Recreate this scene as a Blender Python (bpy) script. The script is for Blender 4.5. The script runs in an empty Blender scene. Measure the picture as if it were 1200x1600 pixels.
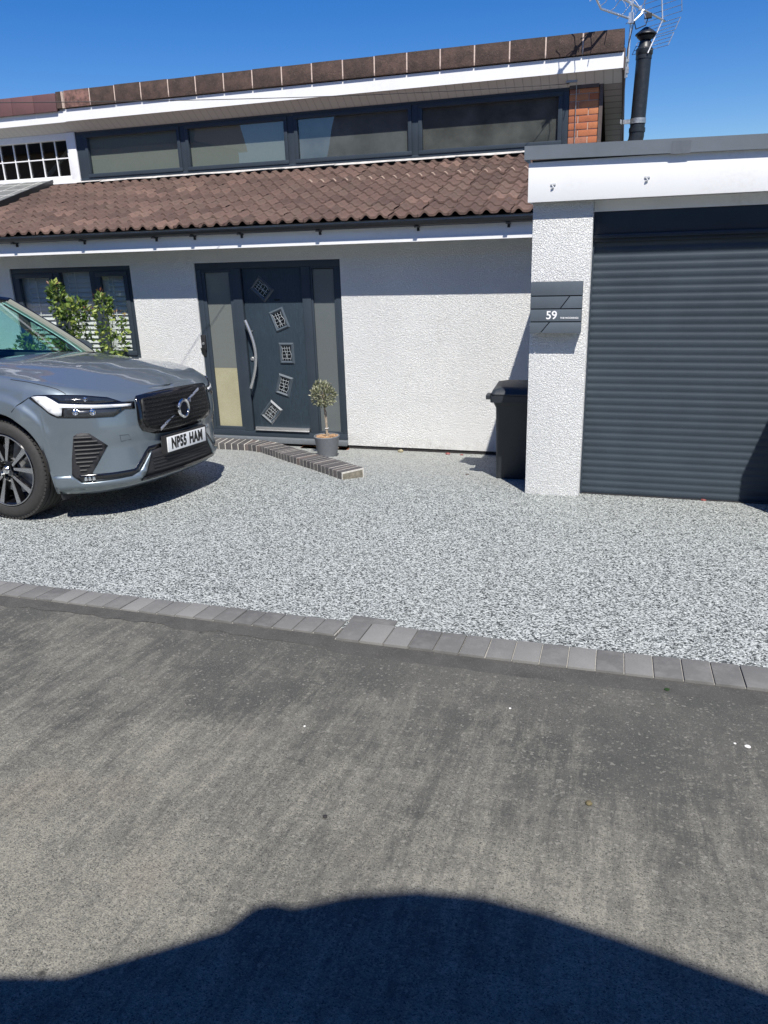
import bpy, bmesh, math, random
from mathutils import Vector, Matrix
from mathutils.bvhtree import BVHTree
R = math.radians
random.seed(7)
sc = bpy.context.scene
COL = sc.collection

# ------------------------------------------------------------------ camera
CAMZ = 2.2
cam = bpy.data.cameras.new('camera'); camo = bpy.data.objects.new('camera', cam); COL.objects.link(camo)
cam.sensor_fit = 'VERTICAL'; cam.sensor_height = 36.0; cam.lens = 36.0 * 1201.0 / 1600.0
cam.clip_start = 0.05; cam.clip_end = 3000
pitch, roll, yaw = R(18.87), R(-1.92), R(17.98)
fw = Vector((-math.sin(yaw) * math.cos(pitch), math.cos(yaw) * math.cos(pitch), -math.sin(pitch)))
rt = Vector((math.cos(yaw), math.sin(yaw), 0)); dn = fw.cross(rt)
r2 = math.cos(roll) * rt - math.sin(roll) * dn; d2 = math.sin(roll) * rt + math.cos(roll) * dn
M = Matrix((r2, -d2, -fw)).transposed().to_4x4(); M.translation = Vector((0, 0, CAMZ))
camo.matrix_world = M
sc.camera = camo

# ------------------------------------------------------------------ sun and sky
SUN = Vector((0.49, -1.0, 1.65)).normalized()          # towards the sun
el = math.asin(SUN.z)
world = bpy.data.worlds.new('World'); sc.world = world; world.use_nodes = True
nt = world.node_tree; bg = nt.nodes['Background']
sky = nt.nodes.new('ShaderNodeTexSky'); sky.sky_type = 'NISHITA'; sky.sun_disc = False
sky.sun_elevation = el; sky.sun_rotation = math.atan2(SUN.x, SUN.y)
sky.air_density = 1.0; sky.dust_density = 0.2; sky.ozone_density = 5.0; sky.altitude = 0
hs = nt.nodes.new('ShaderNodeHueSaturation'); hs.inputs['Saturation'].default_value = 1.38; hs.inputs['Value'].default_value = 1.10; hs.inputs['Hue'].default_value = .514
nt.links.new(sky.outputs[0], hs.inputs['Color']); nt.links.new(hs.outputs[0], bg.inputs[0]); bg.inputs[1].default_value = 0.075
sun = bpy.data.lights.new('sun', 'SUN'); sun.energy = 5.0; sun.angle = R(0.55); sun.color = (1.0, 0.955, 0.89)
suno = bpy.data.objects.new('sun', sun); COL.objects.link(suno)
suno.rotation_euler = SUN.to_track_quat('Z', 'Y').to_euler()
sc.view_settings.view_transform = 'Standard'; sc.view_settings.look = 'None'
sc.view_settings.exposure = 0.50; sc.view_settings.gamma = 1.0
sc.render.resolution_x = 768; sc.render.resolution_y = 1024

# ------------------------------------------------------------------ materials
MATS = {}
def mat(name, col=(.5, .5, .5), rough=.5, metal=0., coat=0., spec=None, bump=None, build=None, alpha=None):
    if name in MATS: return MATS[name]
    m = bpy.data.materials.new(name); m.use_nodes = True
    n = m.node_tree; b = n.nodes['Principled BSDF']
    b.inputs['Base Color'].default_value = (*col, 1); b.inputs['Roughness'].default_value = rough
    b.inputs['Metallic'].default_value = metal; b.inputs['Coat Weight'].default_value = coat
    b.inputs['Coat Roughness'].default_value = .03
    if spec is not None: b.inputs['Specular IOR Level'].default_value = spec
    N = NB(n, b)
    if build: build(N)
    elif bump:                               # every plain surface still gets slight unevenness
        s, st, var = bump
        t = N.noise(s, 4, .6)
        N.color(N.mixc(N.ramp(t, [(.3, (0, 0, 0)), (.7, (1, 1, 1))]), [c * (1 - var) for c in col], [min(1, c * (1 + var)) for c in col]))
        N.bump(t, st, .004)
        N.rough(N.mapr(t, .3, .7, max(.02, rough - .06), min(1, rough + .08)))
    MATS[name] = m
    return m

class NB:
    def __init__(s, nt, b): s.n = nt; s.b = b; s.tc = nt.nodes.new('ShaderNodeTexCoord'); s._n = None
    def lk(s, a, b): s.n.links.new(a, b)
    def vec(s, scale=(1, 1, 1), rot=(0, 0, 0), loc=(0, 0, 0), src=None):
        m = s.n.nodes.new('ShaderNodeMapping'); m.inputs['Scale'].default_value = scale
        m.inputs['Rotation'].default_value = rot; m.inputs['Location'].default_value = loc
        s.lk(src or s.tc.outputs['Object'], m.inputs[0]); return m.outputs[0]
    def noise(s, scale, det=3, rough=.5, vec=None, dist=0):
        t = s.n.nodes.new('ShaderNodeTexNoise'); t.inputs['Scale'].default_value = scale; t.inputs['Detail'].default_value = det
        t.inputs['Roughness'].default_value = rough; t.inputs['Distortion'].default_value = dist
        s.lk(vec or s.tc.outputs['Object'], t.inputs['Vector']); return t.outputs['Fac']
    def voro(s, scale, out='Distance', vec=None, feat='F1'):
        t = s.n.nodes.new('ShaderNodeTexVoronoi'); t.feature = feat; t.inputs['Scale'].default_value = scale
        s.lk(vec or s.tc.outputs['Object'], t.inputs['Vector']); return t.outputs[out]
    def attr(s, name):
        t = s.n.nodes.new('ShaderNodeAttribute'); t.attribute_name = name; return t.outputs['Fac']
    def sep(s, v, i):
        t = s.n.nodes.new('ShaderNodeSeparateXYZ'); s.lk(v, t.inputs[0]); return t.outputs[i]
    def ramp(s, f, stops, mode='LINEAR'):
        t = s.n.nodes.new('ShaderNodeValToRGB'); cr = t.color_ramp; cr.interpolation = mode
        while len(cr.elements) < len(stops): cr.elements.new(.5)
        for e, (p, c) in zip(cr.elements, stops):
            e.position = p; e.color = (*c, 1)
        s.lk(f, t.inputs[0]); return t.outputs[0]
    def mapr(s, f, a, b, c, d):
        t = s.n.nodes.new('ShaderNodeMapRange')
        for i, v in enumerate((a, b, c, d)): t.inputs[i + 1].default_value = v
        s.lk(f, t.inputs[0]); return t.outputs[0]
    def math(s, op, a, b=None):
        t = s.n.nodes.new('ShaderNodeMath'); t.operation = op
        for i, v in enumerate((a, b)):
            if v is None: continue
            if isinstance(v, (int, float)): t.inputs[i].default_value = v
            else: s.lk(v, t.inputs[i])
        return t.outputs[0]
    def mixc(s, f, a, b, mode='MIX'):
        t = s.n.nodes.new('ShaderNodeMix'); t.data_type = 'RGBA'; t.blend_type = mode
        if isinstance(f, (int, float)): t.inputs[0].default_value = f
        else: s.lk(f, t.inputs[0])
        for i, v in ((6, a), (7, b)):
            if isinstance(v, (tuple, list)): t.inputs[i].default_value = (*v[:3], 1)
            else: s.lk(v, t.inputs[i])
        return t.outputs[2]
    def color(s, c): s.lk(c, s.b.inputs['Base Color'])
    def rough(s, c): s.lk(c, s.b.inputs['Roughness'])
    def bump(s, h, strength=.5, dist=.01):
        t = s.n.nodes.new('ShaderNodeBump'); t.inputs['Strength'].default_value = strength; t.inputs['Distance'].default_value = dist
        s.lk(h, t.inputs['Height'])
        if s._n is not None: s.lk(s._n, t.inputs['Normal'])
        s._n = t.outputs[0]; s.lk(s._n, s.b.inputs['Normal'])

def b_render(N):
    rv = N.vec((1, 1, 1), (.6, .5, .7)); n = N.noise(92, 3, .6, rv, .8); n2 = N.noise(150, 3, .7, N.vec((1, 1, 1), (.3, .9, .4)), .6); lg = N.noise(1.3, 4, .6)
    h = N.math('ADD', N.ramp(n, [(.36, (0, 0, 0)), (.60, (1, 1, 1))]), N.math('MULTIPLY', n2, .9))
    N.bump(h, 1.0, .0065)
    c = N.mixc(N.mapr(lg, .3, .75, 0, 1), (.85, .858, .838), (.77, .777, .762))
    z = N.sep(N.tc.outputs['Object'], 2)
    dirt = N.math('MULTIPLY', N.mapr(z, .02, .22, .5, 0), N.mapr(N.noise(9, 5, .7), .4, .7, 0, 1))
    c = N.mixc(N.math('MULTIPLY', N.mapr(n2, .46, .34, 0, 1), .35), c, (.45, .44, .42))  # low spots of the bump darkened in the colour, as shade in the pits
    drip = N.noise(1.0, 5, .7, N.vec((5, 5, .35))); c = N.mixc(N.mapr(drip, .58, .78, 0, .16), c, (.42, .40, .36))
    N.color(N.mixc(dirt, c, (.36, .34, .31))); N.rough(N.mapr(n, 0, 1, .85, 1))
def b_gravel(N):
    ob = N.tc.outputs['Object']
    vc = N.voro(135, 'Color'); vd = N.voro(135, 'Distance')
    r = N.sep(vc, 0); g = N.sep(vc, 1)
    c1 = N.ramp(r, [(0, (.013, .016, .017)), (.19, (.030, .036, .036)), (.29, (.11, .124, .120)), (.48, (.25, .275, .266)), (.66, (.42, .448, .432)), (1, (.60, .63, .60))])
    lg = N.noise(.9, 4, .6); fine = N.noise(6, 4, .6)
    c2 = N.mixc(N.mapr(lg, .35, .7, 0, .15), c1, (.32, .33, .31))
    Y = N.sep(ob, 1)
    dust = N.math('MULTIPLY', N.mapr(Y, 5.8, 7.6, 0, 1), N.mapr(fine, .35, .65, .15, .5))
    c3 = N.mixc(dust, c2, (.33, .328, .305))
    N.color(c3)
    N.bump(N.math('SUBTRACT', N.math('MULTIPLY', g, .6), N.math('MULTIPLY', vd, 1.2)), .75, .006)
    N.rough(N.mapr(g, 0, 1, .45, .85))
def b_asphalt(N):
    # fine directional scuffs that swing round across the road, over worn pale aggregate
    st = N.noise(1.0, 7, .72, N.vec((14, 2.2, 1), (0, 0, R(-35))), .5)
    st2 = N.noise(1.0, 7, .78, N.vec((34, 4.5, 1), (0, 0, R(-14))), .9)
    st3 = N.noise(1.0, 7, .75, N.vec((6, 22, 1), (0, 0, R(12)), (2, 5, 0)), .7)
    lg = N.noise(.55, 5, .6, N.vec(loc=(3, 1, 0))); lg2 = N.noise(2.3, 7, .75); lg3 = N.noise(.8, 5, .65, N.vec(loc=(9, 4, 0)))
    vc = N.sep(N.voro(300, 'Color'), 0); vd = N.voro(300, 'Distance'); fine = N.noise(480, 3, .7); mid = N.noise(60, 6, .8)
    base = N.mixc(N.mapr(lg2, .35, .68, 0, 1), (.068, .069, .063), (.108, .106, .094))
    Y = N.sep(N.tc.outputs['Object'], 1)
    scuff = N.math('ADD', N.math('MULTIPLY', st, .42), N.math('ADD', N.math('MULTIPLY', st2, .42), N.math('MULTIPLY', st3, .25)))
    near = N.math('ADD', N.mapr(Y, 2.9, 1.3, -.10, .10), N.math('ADD', scuff, N.math('ADD', N.math('MULTIPLY', lg2, .30), N.math('MULTIPLY', lg3, .45))))
    worn = N.mapr(near, .84, 1.05, 0, 1)
    wm = N.math('MULTIPLY', worn, N.mapr(N.math('ADD', N.math('MULTIPLY', vc, .45), N.math('MULTIPLY', mid, 1.0)), .45, .95, .12, .95))
    c = N.mixc(wm, base, (.280, .268, .220))
    c = N.mixc(N.mapr(N.sep(N.voro(120, 'Color', N.vec(loc=(5, 3, 0))), 0), .93, 1, 0, .5), c, (.30, .29, .25))
    c = N.mixc(N.mapr(vc, .90, 1, 0, .45), c, (.26, .25, .22))
    c = N.mixc(N.mapr(vc, .12, 0, 0, .6), c, (.018, .018, .018))
    pk = N.math('MULTIPLY', N.mapr(N.noise(1.7, 3, .5, N.vec(loc=(7, 2, 1))), .62, .78, 0, .18), worn)
    c = N.mixc(pk, c, (.20, .15, .11))
    spots = N.voro(3.2, 'Distance', N.vec(loc=(1.3, .4, 0))); c = N.mixc(N.mapr(spots, .05, .02, 0, .75), c, (.012, .012, .013))
    N.color(c)
    N.bump(N.math('ADD', N.math('MULTIPLY', vd, -1), N.math('ADD', vc, N.math('MULTIPLY', mid, .8))), .6, .003)
    N.rough(N.mapr(fine, 0, 1, .75, 1)); N.b.inputs['Specular IOR Level'].default_value = .25
def b_newtar(N):
    vc = N.sep(N.voro(300, 'Color'), 0); lg = N.noise(5, 5, .7)
    N.color(N.mixc(N.mapr(vc, .8, 1, 0, .4), N.mixc(N.mapr(lg, .3, .7, 0, 1), (.048, .047, .043), (.080, .078, .070)), (.20, .19, .17)))
    N.bump(N.math('ADD', vc, lg), .8, .004); N.rough(N.mapr(vc, 0, 1, .8, 1))
def b_tile(N):
    a = N.attr('tint'); n = N.noise(22, 5, .7); n2 = N.noise(3, 4, .6); sp = N.voro(38, 'Distance')
    c = N.ramp(a, [(0, (.070, .041, .032)), (.45, (.100, .059, .046)), (.8, (.130, .078, .060)), (.93, (.175, .108, .082)), (1, (.42, .33, .26))])
    c = N.mixc(N.mapr(n, .45, .75, 0, .65), c, (.050, .036, .031))
    c = N.mixc(N.mapr(n2, .5, .75, 0, .35), c, (.105, .085, .062))
    c = N.mixc(N.mapr(sp, .09, .05, 0, .5), c, (.30, .26, .20))
    N.color(c); N.bump(n, .8, .006); N.rough(N.mapr(n, 0, 1, .7, .95))
def b_coping(N):
    a = N.attr('tint'); n = N.noise(9, 6, .75); n3 = N.noise(60, 4, .7); sp = N.voro(28, 'Distance')
    c = N.ramp(a, [(0, (.070, .044, .036)), (.9, (.100, .062, .050)), (.95, (.23, .12, .10)), (1, (.27, .14, .115))])
    c = N.mixc(N.mapr(n, .42, .62, 0, .8), c, (.035, .026, .021)); c = N.mixc(N.mapr(N.sep(N.tc.outputs['Object'], 2), 4.34, 4.38, 0, .5), c, (.03, .025, .02))
    c = N.mixc(N.mapr(n3, .55, .8, 0, .5), c, (.18, .13, .09))
    c = N.mixc(N.mapr(sp, .09, .04, 0, .7), c, (.36, .32, .25))
    N.color(c); N.bump(N.math('ADD', n, n3), .7, .008); N.rough(N.mapr(n, 0, 1, .8, 1))
def b_brick(N):
    a = N.attr('tint'); n = N.noise(45, 5, .7); n2 = N.noise(12, 4, .7)
    c = N.ramp(a, [(0, (.26, .085, .042)), (.4, (.38, .125, .055)), (.75, (.47, .19, .085)), (1, (.28, .12, .08))])
    c = N.mixc(N.mapr(n2, .5, .8, 0, .5), c, (.14, .06, .04)); N.color(c); N.bump(n, .6, .004); N.rough(N.mapr(n, 0, 1, .8, 1))
def b_engbrick(N):
    a = N.attr('tint'); n = N.noise(60, 5, .7)
    c = N.ramp(a, [(0, (.050, .047, .050)), (.7, (.085, .080, .080)), (1, (.12, .095, .085))])
    N.color(N.mixc(N.mapr(n, .5, .8, 0, .4), c, (.18, .16, .14))); N.bump(n, .4, .003); N.rough(N.mapr(n, 0, 1, .5, .8))
def b_block(N):
    a = N.attr('tint'); n = N.noise(110, 4, .75); n2 = N.noise(11, 5, .7)
    c = N.ramp(a, [(0, (.098, .098, .094)), (.6, (.145, .145, .138)), (1, (.19, .188, .178))])
    c = N.mixc(N.mapr(n2, .45, .75, 0, .5), c, (.22, .215, .205)); c = N.mixc(N.mapr(n, .55, .8, 0, .4), c, (.08, .078, .078))
    N.color(c); N.bump(n, .5, .003); N.rough(N.mapr(n, 0, 1, .8, 1))
def b_upvc(N):
    n = N.noise(2.5, 4, .6, N.vec((1, 1, .3))); n2 = N.noise(30, 4, .7)
    N.color(N.mixc(N.math('MULTIPLY', N.mapr(n, .45, .75, 0, .5), N.mapr(n2, .4, .7, 0, 1)), (.80, .805, .80), (.58, .58, .55)))
    N.rough(N.mapr(n, 0, 1, .25, .45))
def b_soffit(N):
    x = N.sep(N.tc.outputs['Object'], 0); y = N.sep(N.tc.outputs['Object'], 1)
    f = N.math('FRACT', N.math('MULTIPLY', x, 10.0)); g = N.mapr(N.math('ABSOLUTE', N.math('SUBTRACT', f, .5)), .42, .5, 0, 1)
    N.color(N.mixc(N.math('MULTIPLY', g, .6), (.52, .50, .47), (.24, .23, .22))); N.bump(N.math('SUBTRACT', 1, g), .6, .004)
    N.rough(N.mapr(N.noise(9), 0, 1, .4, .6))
def b_anth(col, grain=False, rough=.42):
    def f(N):
        n = N.noise(3, 4, .6); g = N.noise(1.0, 6, .65, N.vec((70, 70, 3.2)), 1.2)
        c = N.mixc(N.mapr(n, .3, .7, 0, 1), [k * .9 for k in col], [k * 1.12 for k in col])
        if grain:
            g = N.noise(1.0, 5, .6, N.vec((26, 26, 1.3)), 2.5)
            w = N.math('ABSOLUTE', N.math('SUBTRACT', N.math('FRACT', N.math('MULTIPLY', g, 9)), .5))
            c = N.mixc(N.mapr(w, .30, .5, 0, .34), c, [k * 2.3 for k in col]); c = N.mixc(N.mapr(w, .2, 0, 0, .45), c, [k * .5 for k in col])
            N.bump(w, .5, .003)
        else: N.bump(g, .12, .002)
        N.color(c); N.rough(N.mapr(g, .3, .7, rough - .08, rough + .1))
    return f
def b_paint(N):
    n = N.noise(900, 2, .5); lg = N.noise(1.7, 3, .5)
    N.color(N.mixc(N.mapr(n, .3, .7, 0, 1), (.150, .188, .215), (.215, .258, .288)))
    N.rough(N.mapr(lg, .3, .7, .30, .36))
def b_leaf(ca, cb, cc):
    def f(N):
        a = N.attr('tint'); c = N.ramp(a, [(0, ca), (.55, cb), (1, cc)])
        N.color(c); N.rough(N.mapr(N.noise(90), 0, 1, .35, .6))
        N.b.inputs['Transmission Weight'].default_value = 0
        t = N.n.nodes.new('ShaderNodeBsdfTranslucent'); mx = N.n.nodes.new('ShaderNodeMixShader'); mx.inputs[0].default_value = .25
        N.lk(c, t.inputs[0]); out = N.n.nodes['Material Output']; N.lk(N.b.outputs[0], mx.inputs[1]); N.lk(t.outputs[0], mx.inputs[2]); N.lk(mx.outputs[0], out.inputs[0])
    return f
def b_glass(tint=(.9, .95, .95), rough=0.0, refl=.10, wav=0.0):
    def f(N):                                   # thin window glass: part see-through, part mirror
        tr = N.n.nodes.new('ShaderNodeBsdfTransparent'); tr.inputs[0].default_value = (*tint, 1)
        gl = N.n.nodes.new('ShaderNodeBsdfGlossy'); gl.inputs['Roughness'].default_value = rough
        if wav:
            bp = N.n.nodes.new('ShaderNodeBump'); bp.inputs['Strength'].default_value = wav; bp.inputs['Distance'].default_value = .02
            N.lk(N.noise(1.6, 2, .5), bp.inputs['Height']); N.lk(bp.outputs[0], gl.inputs['Normal'])
        fr = N.n.nodes.new('ShaderNodeLayerWeight'); fr.inputs[0].default_value = .5
        a = N.math('ADD', N.math('MULTIPLY', N.math('POWER', fr.outputs['Facing'], 4), .9), refl + .04)
        mx = N.n.nodes.new('ShaderNodeMixShader'); N.lk(a, mx.inputs[0]); N.lk(tr.outputs[0], mx.inputs[1]); N.lk(gl.outputs[0], mx.inputs[2])
        N.lk(mx.outputs[0], N.n.nodes['Material Output'].inputs[0])
    return f
RENDER = mat('white_roughcast', build=b_render)
GRAVEL = mat('resin_gravel', build=b_gravel)
ASPH = mat('worn_asphalt', build=b_asphalt)
NEWTAR = mat('tarmac_strip', build=b_newtar)
TILE = mat('roof_tile', build=b_tile)
COPE = mat('coping_tile', build=b_coping)
BRICK = mat('red_brick', build=b_brick)
ENG = mat('dark_engineering_brick', build=b_engbrick)
BLOCK = mat('charcoal_block', build=b_block)
UPVC = mat('white_upvc', build=b_upvc)
SOFFIT = mat('white_soffit', build=b_soffit)
ANTH = mat('anthracite_frame', spec=.3, build=b_anth((.034, .046, .060)))
LEAFDOOR = mat('anthracite_woodgrain', spec=.3, build=b_anth((.027, .042, .056), True, .45))
SHUT = mat('anthracite_shutter', spec=.35, build=b_anth((.036, .050, .064), False, .55))
CAP = mat('grey_roof_trim', build=b_anth((.115, .135, .155), False, .5))
PAINT = mat('car_paint', metal=.55, coat=1.0, rough=.32, build=b_paint)
GBLACK = mat('gloss_black', (.006, .006, .007), .12, coat=.6, bump=(60, .02, .1))
MBLACK = mat('matt_black_plastic', (.018, .018, .02), .6, bump=(150, .3, .2))
CHROME = mat('chrome', (.75, .76, .77), .12, 1.0, bump=(20, .02, .03))
STEEL = mat('brushed_steel', (.70, .70, .69), .34, .85, bump=(80, .1, .08))
GALV = mat('galvanised', (.42, .43, .43), .45, .8, bump=(40, .2, .15))
ALU = mat('cut_alloy', (.42, .43, .44), .25, .85, bump=(60, .05, .05))
RUBBER = mat('tyre_rubber', (.028, .027, .026), .75, bump=(60, .4, .25))
MORTAR = mat('mortar', (.30, .29, .265), .95, bump=(60, .8, .2))
MORTARP = mat('pointing', (.46, .36, .30), .95, bump=(60, .8, .15))
DAMP = mat('bitumen_plinth', (.020, .018, .018), .8, bump=(30, .5, .4))
LEAD = mat('flashing', (.46, .44, .42), .7, bump=(12, .6, .3))
GUTTER = mat('black_gutter', (.012, .014, .017), .35, bump=(30, .05, .2))
BINM = mat('dark_bin_plastic', (.022, .027, .033), .48, bump=(120, .35, .2))
POTM = mat('grey_pot', (.15, .16, .175), .55, bump=(50, .3, .12))
BARK = mat('pale_bark', (.30, .25, .19), .85, bump=(50, .8, .3))
CHIPS = mat('bark_chip', (.36, .23, .13), .9, bump=(60, 1., .4))
WHITE = mat('white_paint', (.80, .80, .80), .5, bump=(30, .05, .04))
PLATEW = mat('plate_white', (.74, .75, .74), .35, bump=(50, .05, .04))
BLACK = mat('black_ink', (.008, .008, .008), .4, bump=(50, .05, .1))
FLUE = mat('black_flue', (.016, .020, .025), .42, bump=(30, .1, .2))
BROWNS = mat('brown_stained_timber', (.085, .065, .060), .7, bump=(20, .5, .25))
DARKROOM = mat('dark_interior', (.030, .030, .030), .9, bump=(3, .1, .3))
GLASS = mat('window_glass', build=b_glass((.86, .90, .89), refl=.10, wav=.03))
CARGLASS = mat('car_glass', build=b_glass((.55, .80, .76), refl=.02))
LAMPGLASS = mat('lamp_glass', build=b_glass((.93, .95, .96), refl=.03))
FROST1 = mat('obscure_glass', (.115, .130, .130), .30, coat=.5, bump=(180, .35, .12))

# ------------------------------------------------------------------ mesh helpers
class MB:
    def __init__(s): s.v = []; s.f = []; s.t = []; s.cur = 0.5
    def add(s, vs, fs):
        o = len(s.v); s.v += [tuple(v) for v in vs]; s.f += [tuple(o + i for i in f) for f in fs]; s.t += [s.cur] * len(fs); return s
    def box(s, a, b, mtx=None):
        x0, y0, z0 = a; x1, y1, z1 = b
        vs = [Vector(p) for p in ((x0, y0, z0), (x1, y0, z0), (x1, y1, z0), (x0, y1, z0), (x0, y0, z1), (x1, y0, z1), (x1, y1, z1), (x0, y1, z1))]
        if mtx: vs = [mtx @ v for v in vs]
        return s.add(vs, [(0, 3, 2, 1), (4, 5, 6, 7), (0, 1, 5, 4), (1, 2, 6, 5), (2, 3, 7, 6), (3, 0, 4, 7)])
    def prism(s, poly, d, flip=False):          # poly: 3D ring, d: extrusion vector
        n = len(poly); d = Vector(d); p = [Vector(q) for q in poly]; q = [k + d for k in p]
        return s.add(p + q, [tuple(range(n))[::-1], tuple(range(n, 2 * n))] + [(i, (i + 1) % n, n + (i + 1) % n, n + i) for i in range(n)])
    def tube(s, pts, r, n=10, cap=True):
        pts = [Vector(p) for p in pts]; rs = r if isinstance(r, (list, tuple)) else [r] * len(pts); rings = []; up = None
        for i, p in enumerate(pts):
            t = (pts[min(i + 1, len(pts) - 1)] - pts[max(i - 1, 0)]).normalized()
            if up is None: up = Vector((0, 0, 1)) if abs(t.z) < .9 else Vector((1, 0, 0))
            a = t.cross(up).normalized(); up = a.cross(t).normalized()
            rings.append([p + rs[i] * (math.cos(k * 2 * math.pi / n) * a + math.sin(k * 2 * math.pi / n) * up) for k in range(n)])
        vs = [v for r_ in rings for v in r_]; fs = []
        for i in range(len(pts) - 1):
            for k in range(n): fs.append((i * n + k, i * n + (k + 1) % n, (i + 1) * n + (k + 1) % n, (i + 1) * n + k))
        if cap: fs += [tuple(range(n))[::-1], tuple(range((len(pts) - 1) * n, len(pts) * n))]
        return s.add(vs, fs)
    def lathe(s, prof, n=32, o=(0, 0, 0), ax='z'):
        vs = []; fs = []; o = Vector(o)
        for r, h in prof:
            for k in range(n):
                a = k * 2 * math.pi / n; c, d = r * math.cos(a), r * math.sin(a)
                vs.append(o + (Vector((c, d, h)) if ax == 'z' else Vector((c, h, d))))
        for i in range(len(prof) - 1):
            for k in range(n): fs.append((i * n + k, i * n + (k + 1) % n, (i + 1) * n + (k + 1) % n, (i + 1) * n + k))
        return s.add(vs, fs)
    def grid(s, P, nu, nv):
        vs = [P(i, j) for i in range(nu) for j in range(nv)]
        return s.add(vs, [(i * nv + j, (i + 1) * nv + j, (i + 1) * nv + j + 1, i * nv + j + 1) for i in range(nu - 1) for j in range(nv - 1)])
    def build(s, name, m, parent=None, smooth=False, bevel=0, angle=35, fixn=True):
        me = bpy.data.meshes.new(name); me.from_pydata(s.v, [], s.f)
        at = me.attributes.new('tint', 'FLOAT', 'FACE'); at.data.foreach_set('value', s.t)
        me.materials.append(m)
        if fixn:
            bm = bmesh.new(); bm.from_mesh(me); bmesh.ops.recalc_face_normals(bm, faces=bm.faces)
            if bevel: bmesh.ops.bevel(bm, geom=[e for e in bm.edges if len(e.link_faces) == 2 and e.calc_face_angle(0) > .6], offset=bevel, segments=2, profile=.6, affect='EDGES', clamp_overlap=True)
            bm.to_mesh(me); bm.free()
        if smooth or bevel:
            for p in me.polygons: p.use_smooth = True
            me.set_sharp_from_angle(angle=R(angle))
        o = bpy.data.objects.new(name, me); COL.objects.link(o)
        if parent: o.parent = parent
        return o
def tag(o, label=None, cat=None, group=None, kind=None):
    if label: o['label'] = label
    if cat: o['category'] = cat
    if group: o['group'] = group
    if kind: o['kind'] = kind
    return o
def thing(name, label, cat, loc=(0, 0, 0), group=None):
    o = bpy.data.objects.new(name, None); COL.objects.link(o); o.location = loc; o.empty_display_size = .1
    return tag(o, label, cat, group)
def copy_tree(o, parent=None):
    c = o.copy(); COL.objects.link(c); c.parent = parent
    for ch in list(o.children): copy_tree(ch, c)
    return c
def text(body, size, m, name, mtx, parent, bold=0., xs=1., depth=.0006, spacing=1., align='CENTER'):
    cu = bpy.data.curves.new(name, 'FONT'); cu.body = body; cu.size = size; cu.offset = bold; cu.extrude = depth
    cu.align_x = align; cu.align_y = 'CENTER'; cu.space_character = spacing
    t = bpy.data.objects.new(name, cu); COL.objects.link(t); bpy.context.view_layer.update()
    me = bpy.data.meshes.new_from_object(t.evaluated_get(bpy.context.evaluated_depsgraph_get()))
    bpy.data.objects.remove(t); me.transform(mtx @ Matrix.Diagonal((xs, 1, 1, 1))); me.materials.clear(); me.materials.append(m)
    o = bpy.data.objects.new(name, me); COL.objects.link(o); o.parent = parent
    return o
def bars(mb, x0, x1, z0, z1, y0, y1, w):        # rectangular frame in the XZ plane, mitre-free butt joints
    mb.box((x0, y0, z0), (x1, y1, z0 + w)); mb.box((x0, y0, z1 - w), (x1, y1, z1))
    mb.box((x0, y0, z0 + w), (x0 + w, y1, z1 - w)); mb.box((x1 - w, y0, z0 + w), (x1, y1, z1 - w)); return mb

# ------------------------------------------------------------------ ground
def gz(Y):
    """height of the ground: the street falls gently towards the house"""
    if Y < -1.5: return gz(-1.5)
    if Y < 5.4: return CAMZ - (1.543 + .06 * Y)
    if Y < 6.6:
        t = (Y - 5.4) / 1.2; a = CAMZ - (1.543 + .06 * 5.4); b = CAMZ - (1.903 + .135 * .6)
        return a * (1 - t) + b * t + .010 * math.sin(math.pi * t)
    if Y < 8.2: return CAMZ - (1.903 + .135 * (Y - 6))
    return CAMZ - (1.903 + .135 * 2.2)
def sheet(name, xs, ys, dz, m):
    mb = MB(); mb.grid(lambda i, j: (xs[i], ys[j], gz(ys[j]) + dz), len(xs), len(ys))
    o = mb.build(name, m, smooth=True, fixn=False, angle=60)
    bm = bmesh.new(); bm.from_mesh(o.data)
    for f in bm.faces:
        if f.normal.z < 0: f.normal_flip()
    bm.to_mesh(o.data); bm.free(); return tag(o, kind='structure')
XS = [-900, -200, -60, -20, -12, -8, -4, 0, 4, 8, 12, 20, 60, 200, 900]
YF = [-1.5 + i * .3 for i in range(33)] + [8.7]
GRASSY = mat('far_ground', (.09, .10, .06), .95, bump=(.6, .5, .3))
sheet('ground', XS, [-900, -200, -60, -20, -8, -3] + YF + [12, 20, 60, 200, 900], -.03, GRASSY)
sheet('road', [-60, -20, -8, -4, 0, 4, 8, 20, 60], [-8, -5, -3] + [-1.5 + .3 * i for i in range(16)] + [3.15], 0, ASPH)
# driveway: front edge follows the block edging
def edgeY(X):
    if X < -1.1: return 3.13 + .02 * math.sin(X)
    return 3.19 + .03 * max(0, X)
mb = MB(); xs = [-16, -12, -9] + [-8 + .25 * i for i in range(65)] + [9, 12, 16]
ysn = 28
mb.grid(lambda i, j: (xs[i], edgeY(xs[i]) - .02 + (8.24 - edgeY(xs[i])) * j / (ysn - 1), gz(edgeY(xs[i]) - .02 + (8.24 - edgeY(xs[i])) * j / (ysn - 1)) + .008), len(xs), ysn)
drive = mb.build('driveway', GRAVEL, smooth=True, angle=60); tag(drive, kind='structure')
if drive.data.polygons[0].normal.z < 0: drive.data.flip_normals()
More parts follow.
